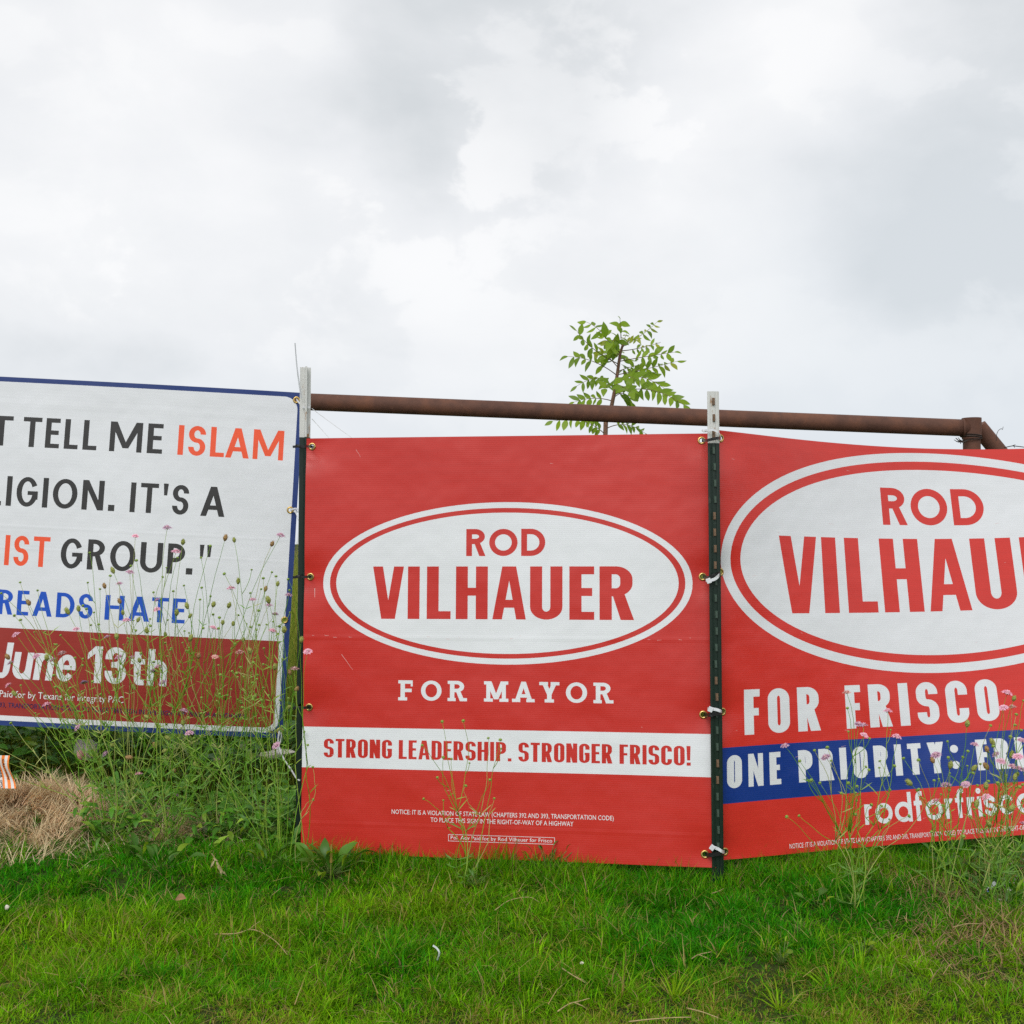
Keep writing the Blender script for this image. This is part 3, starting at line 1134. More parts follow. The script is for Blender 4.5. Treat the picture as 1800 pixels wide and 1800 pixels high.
# ================================================================== STEEL T-POSTS
def t_post(base, top_z, lean, rz, tip_z, label, studs_front=True):
    root = empty('steel_fence_post', base, label, 'fence post', None)
    hgt = top_z - base.z
    # profile (x across, y towards the back): flange with shallow grooves, web behind
    prof = [(-.0172, 0), (-.0120, -.0016), (-.0066, -.0004), (-.0040, -.0030), (.0040, -.0030), (.0066, -.0004), (.0120, -.0016), (.0172, 0), (.0172, .0026), (.0030, .0036),
            (.0024, .0260), (-.0024, .0260), (-.0030, .0036), (-.0172, .0026)]
    ca, sa = math.cos(rz), math.sin(rz)
    n = len(prof)
    for (za, zb, mat, nm) in ((-.10, tip_z - base.z, GREEN_P, 'post_shaft'), (tip_z - base.z, hgt, WHITE_P, 'painted_tip')):
        m = MB()
        P = []
        zs = [za + (zb - za) * i / 6 for i in range(7)]
        for z in zs:
            for x, y in prof:
                P.append((x * ca - y * sa + lean.x * z, x * sa + y * ca + lean.y * z, z))
        Fs = [(i * n + j, i * n + (j + 1) % n, (i + 1) * n + (j + 1) % n, (i + 1) * n + j) for i in range(6) for j in range(n)]
        Fs += [tuple(range(n - 1, -1, -1)), tuple(6 * n + j for j in range(n))]
        m.add(P, Fs).build(nm, mat, root)
    sm = MB()
    P = [(-.0042, 0, -.011), (.0042, 0, -.011), (.0042, 0, .011), (-.0042, 0, .011), (-.0030, -.0062, -.010), (.0030, -.0062, -.010), (.0030, -.0036, .009), (-.0030, -.0036, .009)]
    sm.add(P, [(4, 5, 6, 7), (0, 1, 5, 4), (1, 2, 6, 5), (2, 3, 7, 6), (3, 0, 4, 7)])
    mg, mr_ = sm.mesh('stud', STUD_G), sm.mesh('stud', RUST_STUD)
    z = hgt - .030
    k = 0
    while z > .05:
        off = Vector((rng.uniform(-.0012, .0022), -.0028, 0))
        p = Vector((off.x * ca - off.y * sa + lean.x * z, off.x * sa + off.y * ca + lean.y * z, z))
        o = link('stud', mr_ if (z > tip_z - base.z or rng.random() < .3) else mg, root)
        o.location = p
        o.rotation_euler = (0, 0, rz)
        z -= .0478
        k += 1
    return root


pR_top, pR_bot = at(1253.5, 688, 3.318), at(1262, 1526, 3.318)
leanR = (pR_top - pR_bot) / (pR_top.z - pR_bot.z)
postR = t_post(pR_bot, pR_top.z, leanR, R(4), at(1255, 779, 3.318).z, 'dark green studded steel post with rusty white tip between the two red signs')
pL_top, pL_bot = at(537, 646, 3.605), at(529, 1480, 3.560)
leanL = (pL_top - pL_bot) / (pL_top.z - pL_bot.z)
postL = t_post(pL_bot, pL_top.z, leanL, R(180 + 17), at(536, 769, 3.60).z, 'dark green steel post with white tip between white banner and red board')


# ================================================================== ZIP TIES
def zip_tie(label, mat, pts, head, head_dir, tail=None, w=.0078, group=None, behind=None, hs=(.0085, .0055, .0075)):
    """Strap visible across the front (pts) closing behind the post, with its locking head and cut tail."""
    m = MB()
    pts = [Vector(p) for p in pts]
    loop = catmull(pts, 4)
    if behind:
        loop = loop + [Vector(p) for p in behind]
        m.strap(loop, w, .0013, closed=True)
    else:
        m.strap(loop, w, .0013)
    if tail: m.strap(catmull(tail, 4), w * .95, .0011)
    o = m.build('cable_tie', mat)
    o2 = MB()
    d = Vector(head_dir).normalized()
    zz = Vector((0, 0, 1))
    yy = zz.cross(d).normalized()
    rot = Matrix((d, yy, d.cross(yy))).transposed()
    o2.box(head, hs, rot)
    h = o2.build('locking_head', mat, o)
    bv = h.modifiers.new('bevel', 'BEVEL')
    bv.width = .001
    bv.segments = 2
    tag(o, label, 'cable tie', group)
    return o


def ties():
    # black ties of the left post, tightened round the post with the tails cut short
    for (y, g, lab) in ((784.5, grC[0], 'topmost black cable tie on the post beside the white banner'), (1014, grC[1], 'middle black cable tie on the post beside the white banner'),
                        (1244, grC[2], 'lowest black cable tie on the post beside the white banner')):
        gp = PC(*g)
        fy = -.006
        p0 = gp + Vector((-.004, -.004, 0))
        xl = at(521 if y < 900 else 522 - (y - 1014) * .008, y - 1, 3.50)
        pts = [gp + Vector((0, .004, 0)), p0, at(538, y, 3.480), at(531, y, 3.478), xl + Vector((0, -.01, 0))]
        beh = [xl + Vector((.004, .06, 0)), at(545, y, 3.58), gp + Vector((0, .03, 0))]
        zip_tie(lab, BLACK_Z, pts, at(525, y, 3.482), (1, 0, 0), [at(524, y, 3.482), at(519.5, y + .5, 3.478), at(514.5, y + 1, 3.474)], behind=beh, group='black cable ties')
    # right post: black ties across the face of the post
    yb = ((774, 770, 'black cable tie across the white tip of the studded post'), (1016, 1008, 'black cable tie beside the ovals, crossing the studded post'),
          (1257, 1253, 'black cable tie crossing the studded post above the white stripe'), (1503, 1500, 'black cable tie crossing the studded post just above the grass'))
    for i, (ya, y2, lab) in enumerate(yb):
        ga, gb = PC(*grC[3 + i]), PR(*grR[i])
        x0, x1 = 1237 + i * 2, 1267 + i * 2
        pts = [ga + Vector((.003, .006, 0)), ga + Vector((.004, -.006, 0)), at(x0 + 6, ya, 3.305), at((x0 + x1) / 2, (ya + y2) / 2, 3.302), at(x1 - 4, y2, 3.306),
               gb + Vector((-.001, -.006, 0)), gb + Vector((.001, .006, 0))]
        beh = [gb + Vector((-.01, .05, 0)), (ga + gb) / 2 + Vector((0, .07, 0)), ga + Vector((.01, .05, 0))]
        hd = at((x0 + x1) / 2, (ya + y2) / 2, 3.40)
        zip_tie(lab, BLACK_Z, pts, hd, (1, 0, 0), behind=beh, group='black cable ties', w=.0115 if i else .0085)
    # white ties on the same post
    yw = ((1020, 1009, 1, 'white cable tie sagging over the black one beside the ovals'), (1246, 1251, 2, 'white cable tie with its head up above the white stripe'),
          (1489, 1498, 3, 'white cable tie with its head up just above the grass'))
    for (ya, y2, i, lab) in yw:
        gb = PR(*grR[i])
        x0 = 1244 + (i - 1) * 3
        pts = [at(x0 + 3, ya, 3.300), at(x0 + 12, (ya * .55 + y2 * .45) + (3 if i == 1 else -1), 3.297), at(x0 + 20, y2 + (2 if i == 1 else -1), 3.302), gb + Vector((-.001, -.005, .001)), gb + Vector((.002, .008, 0))]
        beh = [gb + Vector((-.012, .055, .003)), at(x0 + 10, ya, 3.40), at(x0 - 3, ya, 3.335)]
        hd = at(x0 + 2, ya + 1, 3.300)
        zip_tie(lab, WHITE_Z, pts, hd, at(x0 + 12, y2 if i > 1 else (ya + y2) / 2 + 3, 3.297) - hd, behind=beh, group='white cable ties', w=.0088, hs=(.0135, .007, .0150))
    gb = PR(*grR[0])
    pts = [at(1234, 757, 3.345), at(1243, 756.5, 3.303), at(1255, 756, 3.300), at(1264, 762, 3.304), gb + Vector((-.001, -.005, .003)), gb + Vector((.002, .008, 0))]
    beh = [gb + Vector((-.012, .055, .01)), at(1250, 758, 3.40)]
    zip_tie('white cable tie round the white tip of the studded post', WHITE_Z, pts, at(1239, 757.5, 3.322), (1, -.4, 0), behind=beh, group='white cable ties', w=.0060, hs=(.012, .006, .007))
    # ties that hold the white banner to the left post
    g1 = PL(*grL[0])
    pts = [g1 + Vector((0, .01, 0)), g1 + Vector((.002, -.01, 0)), at(529, 712, 3.70), at(533, 716, 3.585)]
    beh = [at(545, 716, 3.585), at(542, 712, 3.70), g1 + Vector((.01, .03, 0))]
    zip_tie('white cable tie at the top corner of the white banner, long tail pointing up', WHITE_Z, pts, at(530, 700, 3.58), (0, 0, 1),
            [at(530, 700, 3.58), at(525.5, 672, 3.57), at(521.5, 640, 3.56), at(518.5, 603, 3.55)], behind=beh, w=.0060)
    g2 = PL(*grL[1])
    pts = [g2 + Vector((.0, .01, 0)), g2 + Vector((.002, -.008, 0)), at(519, 894, 3.80), at(528, 897, 3.60)]
    beh = [at(536, 897, 3.60), at(530, 900, 3.78), g2 + Vector((.004, .02, -.004))]
    zip_tie('white cable tie through the second brass eyelet of the white banner', WHITE_Z, pts, at(519, 899, 3.80), (1, 0, -.6),
            [at(519, 899, 3.80), at(522, 906, 3.79), at(524, 914, 3.78)], behind=beh, w=.0058)


ties()

# thin strings at the white tip, rope at the lower corner of the white banner
for (a, b, c, lab) in (((548, 718), (585, 745), (622, 772), 'thin pale string slanting from white post tip to the top of the board'),
                       ((548, 736), (564, 752), (580, 772), 'shorter thin pale string hanging by the white post tip')):
    m = MB()
    m.tube(bez(at(*a, 3.56), at(b[0], b[1] + 1, 3.58), at(*c, 3.55), 8), .0011, .0009, 5)
    tag(m.build('string', ROPE), lab, 'string')
m = MB()
g3 = PL(*grL[3])
pts = catmull([g3 + Vector((0, .01, 0)), g3 + Vector((.0, -.012, -.004)), at(489, 1303, 3.88), at(492, 1318, 3.86), at(500, 1336, 3.80), at(511, 1352, 3.70), at(521, 1368, 3.58), at(527, 1372, 3.55)], 5)
m.tube(pts, .0030, .0028, 6)
pts2 = catmull([g3 + Vector((.004, -.010, -.004)), at(494, 1300, 3.88), at(488, 1316, 3.87), at(490, 1326, 3.865)], 5)
m.tube(pts2, .0028, .0025, 6)
tag(m.build('rope', ROPE, smooth=True), 'white rope tied from the lower corner eyelet of the white banner to the post', 'rope')

# ================================================================== RUSTY PIPE FENCE
def fence():
    base = at(1714, 1380, 4.06)
    base.z = -.05
    root = empty('pipe_fence', base, 'rusty brown steel pipe rail with end post and slanting brace behind the signs', 'fence')
    rel = lambda p: Vector(p) - root.location
    m = MB()
    A, B = at(-760, 654.5, 4.06), at(1714, 753, 4.06)
    m.tube([rel(A.lerp(B, i / 40)) for i in range(41)], .0305, sides=28)
    m.build('rail', RUST, root, smooth=True)
    tz = at(1714, 735, 4.06).z
    m = MB()
    m.tube([rel((base.x - .004 + .006 * i / 8, base.y, -.15 + (tz - .004 + .15) * i / 8)) for i in range(9)], .0300, sides=28)
    m.build('post', RUST, root, smooth=False)
    m = MB()
    m.tube([rel((base.x + .002, base.y, tz - .075)), rel((base.x + .002, base.y, tz))], .0335, sides=28)
    m.build('collar', RUST, root)
    m = MB()
    s = at(1719, 749.5, 4.105)
    e = at(1757.6, 796.6, 4.105)
    e = s + (e - s) * ((s.z + .05) / (s.z - e.z))
    m.tube([rel(s.lerp(e, i / 10)) for i in range(11)], .0300, sides=26)
    m.build('brace', RUST, root)
    # weld bead where the rail meets the post
    m = MB()
    n_ = 40
    P_ = []
    for i in range(n_):
        a = 2 * math.pi * i / n_
        P_.append(rel((base.x - .031 + .006 * math.cos(a) ** 2 - .004, base.y + .0312 * math.sin(a), at(1700, 752.5, 4.06).z + .0312 * math.cos(a))))
    m.tube(P_, .0042, sides=6, closed=True)
    m.build('weld_bead', RUST, root)
    lp = Vector((A.x + .15, 4.06, 0))
    m = MB()
    m.tube([rel((lp.x, lp.y, -.15)), rel((lp.x, lp.y, at(-700, 657, 4.06).z))], .030, sides=20)
    m.build('post', RUST, root)
    # wires
    m = MB()
    pts = []
    cx, cy = base.x, base.y
    for i in range(44):
        a = 2 * math.pi * i / 16 + 2.4
        pts.append((cx + .036 * math.cos(a), cy + .036 * math.sin(a), at(1714, 771, 4.06).z - .002 + .010 * math.sin(a * .5) + .0015 * i / 8))
    m.tube(pts, .0019, sides=5)
    q = [at(1700, 774, 4.03), at(1694, 777, 4.02), at(1687, 776, 4.02), at(1680, 770, 4.02)]
    m.tube(catmull(q, 4), .0030, .0016, 5)
    for (a, b) in (((1686, 777), (1677, 773)), ((1693, 776), (1694.5, 781)), ((1690, 775), (1684, 769)), ((1687, 774), (1689, 780))):
        m.tube([at(*a, 4.02), at((a[0] + b[0]) / 2, (a[1] + b[1]) / 2 + 1, 4.01), at(*b, 4.02)], .0022, .001, 5)
    w_ = m.build('wire', WIRE)
    tag(w_, 'dark barbed wire twisted round the top of the rusty end post', 'wire')
    m = MB()
    m.tube(catmull([at(1751, 775, 4.03), at(1752, 764, 4.04), at(1755, 757, 4.05), at(1760, 753.5, 4.06), at(1762, 755, 4.07), at(1763.5, 750, 4.07)], 6), .0011, .0008, 5)
    tag(m.build('wire', WIRE), 'thin loose wire end curling up over the slanting brace', 'wire')
    m = MB()
    m.tube(catmull([at(1765, 787, 4.05), at(1776, 784.5, 4.03), at(1783, 784, 4.02), at(1800, 786, 4.02), at(1830, 790, 4.03)], 5), .0016, .0016, 5)
    m.tube([at(1779, 784, 4.02), at(1785, 781.5, 4.02)], .0016, .0008, 5)
    m.tube([at(1781, 782.5, 4.02), at(1784, 787, 4.02)], .0016, .0008, 5)
    tag(m.build('wire', WIRE), 'barbed wire strand just showing above the top edge of the wide banner', 'wire')


fence()
# ================================================================== GROUND
def vnoise(x, y, scale, seed):
    """Smooth value noise in 0..1 on arrays."""
    x = np.asarray(x, float) * scale + seed * 17.31
    y = np.asarray(y, float) * scale - seed * 9.77
    xi, yi = np.floor(x), np.floor(y)
    fx, fy = x - xi, y - yi
    fx, fy = fx * fx * (3 - 2 * fx), fy * fy * (3 - 2 * fy)

    def h(a, b):
        n = np.sin(a * 127.1 + b * 311.7 + seed * 74.7) * 43758.5453
        return n - np.floor(n)
    return (h(xi, yi) * (1 - fx) + h(xi + 1, yi) * fx) * (1 - fy) + (h(xi, yi + 1) * (1 - fx) + h(xi + 1, yi + 1) * fx) * fy


def fbm(x, y, scale, seed, n=3):
    v, a, t = 0, 1, 0
    for i in range(n):
        v = v + a * vnoise(x, y, scale * 2 ** i, seed + i)
        t += a
        a *= .5
    return v / t


def bump_at(x, y, cx, cy, rx, ry):
    return np.exp(-(((x - cx) / rx) ** 2 + ((y - cy) / ry) ** 2))


def gz(x, y):
    x, y = np.asarray(x, float), np.asarray(y, float)
    near = 1 / (1 + np.exp((y - 8) / 1.5))
    z = (fbm(x, y, 2.3, 3) - .5) * .060 * near + (fbm(x, y, 7.0, 5, 2) - .5) * .034 * near
    z = z + .13 * bump_at(x, y, -1.60, 3.80, .40, .25) + .03 * bump_at(x, y, -1.1, 3.45, .5, .25)
    z = z - .020 - .015 * bump_at(x, y, .9, 2.3, .9, .35)
    z = z - .03 * bump_at(x, y, 1.55, 3.55, .35, .3)
    return z


def gz1(x, y):
    return float(gz(np.array([x]), np.array([y]))[0])


def on_ground(px, py):
    """Where the line of sight at a photograph pixel meets the ground."""
    Y = 3.0
    for _ in range(30):
        p = at(px, py, Y)
        z = gz1(p.x, p.y)
        b = (955 - py) / 2000
        Y2 = (z - CAM_H) / b if b < -1e-3 else Y
        Y = .5 * Y + .5 * Y2
    return at(px, py, Y)


def dry_map(x, y):
    d = np.clip((fbm(x, y, 3.1, 21) - .60) * 3.0, 0, .45)
    for (px, py, r, a) in ((60, 1402, .34, 1.0), (150, 1415, .22, 1.0), (20, 1440, .20, .8), (290, 1465, .10, .7), (480, 1420, .17, 1.0), (300, 1470, .13, .9), (1650, 1570, .16, .65), (1755, 1640, .20, .70), (1775, 1530, .12, .95), (1510, 1520, .10, .5),
                           (1700, 1700, .20, .35), (330, 1400, .12, .5)):
        p = on_ground(px, py)
        d = np.maximum(d, a * bump_at(x, y, p.x, p.y, r, r * .8) ** .7)
    return np.clip(d, 0, 1)


def ground():
    def axis(lo, hi, step, far):
        a = list(np.arange(lo, hi + 1e-6, step))
        d = step
        while a[-1] < far:
            d *= 1.35
            a.append(a[-1] + d)
        d = step
        while a[0] > -far:
            d *= 1.35
            a.insert(0, a[0] - d)
        return np.array(a)
    xs, ys = axis(-3.2, 3.2, .035, 900), axis(.8, 6.5, .035, 900)
    X, Y = np.meshgrid(xs, ys)
    Z = gz(X, Y)
    v = np.stack([X.ravel(), Y.ravel(), Z.ravel()], 1)
    nx, ny = len(xs), len(ys)
    i = np.arange(nx - 1)[None, :] + nx * np.arange(ny - 1)[:, None]
    f = np.stack([i, i + 1, i + 1 + nx, i + nx], -1).reshape(-1, 4)
    me = bpy.data.meshes.new('ground')
    me.from_pydata(v.tolist(), [], f.tolist())
    me.polygons.foreach_set('use_smooth', [True] * len(me.polygons))
    m, nt, b = new_mat('soil_and_thatch')
    N, L = nt.nodes, nt.links
    tc = N.new('ShaderNodeTexCoord')
    n1 = N.new('ShaderNodeTexNoise')
    n1.inputs['Scale'].default_value = 9
    n1.inputs['Detail'].default_value = 8
    L.new(tc.outputs['Object'], n1.inputs[0])
    n2 = N.new('ShaderNodeTexNoise')
    n2.inputs['Scale'].default_value = 90
    n2.inputs['Detail'].default_value = 5
    L.new(tc.outputs['Object'], n2.inputs[0])
    r = N.new('ShaderNodeValToRGB')
    e = r.color_ramp.elements
    e[0].position, e[0].color = .35, (.012, .030, .005, 1)
    e[1].position, e[1].color = .68, (.050, .062, .014, 1)
    L.new(n2.outputs[0], r.inputs[0])
    r2 = N.new('ShaderNodeValToRGB')
    e = r2.color_ramp.elements
    e[0].position, e[0].color = .3, (.030, .055, .012, 1)
    e[1].position, e[1].color = .7, (.055, .060, .022, 1)
    L.new(n1.outputs[0], r2.inputs[0])
    mx = N.new('ShaderNodeMix')
    mx.data_type = 'RGBA'
    mx.inputs[0].default_value = .5
    L.new(r.outputs[0], mx.inputs[6])
    L.new(r2.outputs[0], mx.inputs[7])
    th = N.new('ShaderNodeAttribute')
    th.attribute_name = 'thatch'
    m2 = N.new('ShaderNodeMix')
    m2.data_type = 'RGBA'
    L.new(th.outputs['Fac'], m2.inputs[0])
    L.new(mx.outputs[2], m2.inputs[6])
    r3 = N.new('ShaderNodeValToRGB')
    r3.color_ramp.elements[0].color = (.12, .075, .042, 1)
    r3.color_ramp.elements[1].color = (.34, .235, .14, 1)
    L.new(n2.outputs[0], r3.inputs[0])
    L.new(r3.outputs[0], m2.inputs[7])
    L.new(m2.outputs[2], b.inputs['Base Color'])
    b.inputs['Roughness'].default_value = .95
    b.inputs['Specular IOR Level'].default_value = .08
    bp = N.new('ShaderNodeBump')
    bp.inputs['Strength'].default_value = .8
    bp.inputs['Distance'].default_value = .01
    L.new(n2.outputs[0], bp.inputs['Height'])
    L.new(bp.outputs[0], b.inputs['Normal'])
    at_ = me.attributes.new('thatch', 'FLOAT', 'POINT')
    at_.data.foreach_set('value', np.where(X.ravel() < 0, np.clip(dry_map(X.ravel(), Y.ravel()) * 1.2 - .25, 0, 1), 0).astype('f'))
    me.materials.append(m)
    o = link('ground', me)
    tag(o, 'uneven soil under the grass reaching to the horizon', 'ground', kind='structure')


ground()

GRASS = foliage('grass_blade', trans=.45, rough=.6, spec=.12)
STRAW = foliage('straw_blade', trans=.30, rough=.6, spec=.2)
nr = np.random.default_rng(11)


def blades(name, x, y, h, w, lean, col, mat, label, cat, bend=.35, z0=None, az=None, taper=True):
    """Many grass blades as one mesh: x, y roots; h length; w width; lean 0..1; col (n,3)."""
    n = len(x)
    z = gz(x, y) - .004 if z0 is None else z0
    az = nr.uniform(0, 2 * np.pi, n) if az is None else az
    face = az + np.pi / 2 + nr.normal(0, .5, n)
    dx, dy = np.cos(az), np.sin(az)
    fx, fy = np.cos(face), np.sin(face)
    b = bend * nr.uniform(.4, 1.6, n)
    T = [0, .52, 1.0]
    Wd = [1.0, .80, 0]
    V = np.zeros((n, 5, 3), 'f')
    th0 = lean * 1.25
    px, pz = np.zeros(n), np.zeros(n)
    prev = 0
    k = 0
    for t, wd in zip(T, Wd):
        a = np.clip(th0 + b * (prev + t), 0, 2.2)
        px = px + np.sin(a) * h * (t - prev)
        pz = pz + np.cos(a) * h * (t - prev)
        prev = t
        cx, cy, cz = x + dx * px, y + dy * px, z + pz
        if wd > 0:
            for sgn in (-1, 1):
                V[:, k, 0] = cx + fx * w * wd * .5 * sgn
                V[:, k, 1] = cy + fy * w * wd * .5 * sgn
                V[:, k, 2] = cz
                k += 1
        else:
            V[:, k, 0], V[:, k, 1], V[:, k, 2] = cx, cy, cz
    base = (np.arange(n) * 5)[:, None]
    loops = np.concatenate([(base + np.array([0, 1, 3, 2])), (base + np.array([2, 3, 4]))], 1).ravel()
    tot = np.tile([4, 3], n)
    start = np.concatenate([[0], np.cumsum(tot)[:-1]])
    me = bpy.data.meshes.new(name)
    me.vertices.add(n * 5)
    me.vertices.foreach_set('co', V.ravel())
    me.loops.add(len(loops))
    me.loops.foreach_set('vertex_index', loops.astype('i'))
    me.polygons.add(len(tot))
    me.polygons.foreach_set('loop_start', start.astype('i'))
    me.polygons.foreach_set('loop_total', tot.astype('i'))
    me.update(calc_edges=True)
    me.polygons.foreach_set('use_smooth', np.ones(len(tot), bool))
    ca = me.color_attributes.new('col', 'FLOAT_COLOR', 'POINT')
    c4 = np.ones((n, 5, 4), 'f')
    c4[:, :, :3] = col[:, None, :]
    # roots paler, tips a little yellower: the blade's own colouring
    c4[:, 0:2, 0] *= 1.25
    c4[:, 4, 0] *= 1.2
    ca.data.foreach_set('color', c4.ravel())
    me.materials.append(mat)
    o = link(name, me)
    tag(o, label, cat, kind='stuff')
    return o


def lerp_c(a, b, t):
    return np.array(a)[None, :] * (1 - t[:, None]) + np.array(b)[None, :] * t[:, None]


def lawn():
    # medium-long grass and the mown lawn in front of it
    def scatter(n, y0, y1, m=.35):
        y = nr.uniform(y0 ** 2, y1 ** 2, n) ** .5
        x = nr.uniform(-1, 1, n) * (.47 * y + m)
        return x, y
    T = 30000
    ty = nr.uniform(1.75, 3.78, T)
    tx = nr.uniform(-1, 1, T) * (.47 * ty + .3)
    edge = 2.36 + .36 / (1 + np.exp(-(tx - .45) * 5)) + (fbm(tx, ty, 3.5, 9, 2) - .5) * .30
    short = 1 / (1 + np.exp((ty - edge) * 26))
    dry = dry_map(tx, ty)
    clump = fbm(tx, ty, 6.0, 31, 2)
    keep = (nr.random(T) > dry * 1.02) & (nr.random(T) < .50 + 1.0 * clump)
    for (px, py, r) in ((578, 1535, .055), (548, 1488, .03), (1375, 1692, .02), (1520, 1674, .03), (965, 1532, .05), (1435, 1592, .03)):
        q = on_ground(px, py)
        keep &= ((tx - q.x) ** 2 + (ty - q.y) ** 2) > r * r
    tx, ty, short, dry, clump = tx[keep], ty[keep], short[keep], dry[keep], clump[keep]
    nb = nr.integers(10, 27, len(tx))
    idx = np.repeat(np.arange(len(tx)), nb)
    n = len(idx)
    rad = np.abs(nr.normal(0, 1, n)) * .013
    ang = nr.uniform(0, 2 * np.pi, n)
    x, y = tx[idx] + rad * np.cos(ang), ty[idx] + rad * np.sin(ang)
    sh, cl = short[idx], clump[idx]
    th = (nr.uniform(.55, 1.30, len(tx)) * (.42 + 1.25 * clump))[idx]
    h = (.025 + .030 * nr.random(n)) * th * (1 - .40 * sh)
    w = nr.uniform(.0017, .0034, n) * (1 - .2 * sh)
    lean = np.clip(.12 + rad / .013 * .36 + nr.normal(0, .22, n), 0, 1.2) * (1 - .2 * sh)
    az = ang + nr.normal(0, .5, n)
    tone = np.clip(fbm(tx, ty, 2.4, 41, 3) * 2.6 - .85 + nr.normal(0, .20, len(tx)) - .40 * bump_at(tx, ty, .55, 2.85, .75, .45) - .3 * bump_at(tx, ty, -1.25, 3.25, .5, .25) + .22 * bump_at(tx, ty, -.2, 2.35, .9, .35), 0, 1)[idx]
    c = lerp_c((.030, .340, .002), (.270, .560, .004), np.clip(tone * .85 + nr.normal(.06, .16, n), 0, 1))
    c = c * (nr.uniform(.48, 1.25, len(tx))[idx] * nr.uniform(.60, 1.25, n))[:, None]
    c = c + np.array((.075, .09, .003))[None, :] * sh[:, None]
    yel = nr.random(n) < (.03 + .11 * tone + .30 * sh * (fbm(x, y, 4, 61, 2) > .50))
    c[yel] = lerp_c((.38, .40, .04), (.52, .42, .12), nr.random(yel.sum())) * nr.uniform(.6, 1.0, yel.sum())[:, None]
    d2 = nr.random(n) < .03
    c[d2] = np.array((.46, .34, .18)) * nr.uniform(.6, 1.1, d2.sum())[:, None]
    blades('lawn_grass', x, y, h, w, lean, c.astype('f'), GRASS, 'bright green lawn grass in the foreground below the signs', 'grass', az=az, bend=.62)
    # bigger star-shaped tufts that break up the sward
    T = 420
    ty = nr.uniform(2.0, 3.5, T)
    tx = nr.uniform(-1, 1, T) * (.47 * ty + .2)
    k = (fbm(tx, ty, 2.0, 111, 2) > .42) & (ty > 2.45 - .1 * tx)
    tx, ty = tx[k], ty[k]
    nb = nr.integers(12, 34, len(tx))
    idx = np.repeat(np.arange(len(tx)), nb)
    n = len(idx)
    ang = nr.uniform(0, 2 * np.pi, n)
    th = (nr.uniform(.6, 1.2, len(tx)) * (1 + .35 * bump_at(tx, ty, -1.1, 3.3, .5, .25)))[idx]
    kind = nr.random(len(tx))[idx]
    c = lerp_c((.030, .34, .002), (.30, .56, .010), np.clip(kind + nr.normal(0, .1, n), 0, 1)) * nr.uniform(.6, 1.15, n)[:, None]
    dd = nr.random(n) < .12
    c[dd] = np.array((.50, .40, .16)) * nr.uniform(.6, 1.1, dd.sum())[:, None]
    x, y = tx[idx] + nr.normal(0, .006, n), ty[idx] + nr.normal(0, .006, n)
    blades('grass_tufts', x, y, nr.uniform(.05, .105, n) * th, nr.uniform(.0018, .0034, n), np.clip(nr.normal(.5, .25, n), .02, 1.1), c.astype('f'), GRASS,
           'coarser star shaped grass tufts standing above the lawn', 'grass', az=ang, bend=.35)
    # loose tillers lying over the sward: longer, yellower
    x, y = scatter(1900, 1.9, 3.55)
    n = len(x)
    k = nr.random(n) < (.25 + .9 * fbm(x, y, 2.2, 71, 2))
    x, y = x[k], y[k]
    n = len(x)
    c = lerp_c((.36, .42, .06), (.56, .45, .22), nr.random(n)) * nr.uniform(.6, 1.05, n)[:, None]
    blades('grass_runners', x, y, nr.uniform(.03, .08, n), nr.uniform(.0014, .0024, n), nr.uniform(.5, 1.15, n), c.astype('f'), GRASS,
           'yellowed grass runners lying loose over the lawn', 'grass', bend=.3, z0=gz(x, y) + nr.uniform(.01, .035, n))
    # taller grass along the foot of the signs
    n = 15000
    x = nr.uniform(-.85, 2.1, n)
    yy = np.where(x < .6, 3.5 - .1267 * (x + .64), 3.35 + .30 * (x - .6))
    y = yy + nr.normal(-.05, .07, n)
    clump = fbm(x, y, 8, 81, 2)
    k = nr.random(n) < clump * 1.2
    x, y, clump = x[k], y[k], clump[k]
    n = len(x)
    c = lerp_c((.040, .34, .002), (.20, .46, .006), nr.random(n)) * nr.uniform(.7, 1.2, n)[:, None]
    dd = nr.random(n) < .10
    c[dd] = np.array((.30, .24, .10)) * nr.uniform(.6, 1.1, dd.sum())[:, None]
    blades('verge_grass', x, y, nr.uniform(.04, .10, n) * (.5 + .9 * clump) * np.where(x < 0, 1.15, .95), nr.uniform(.0016, .0030, n), np.clip(nr.gamma(2, .18, n), 0, .9), c.astype('f'), GRASS,
           'longer grass growing up against the foot of the signs', 'grass')


lawn()


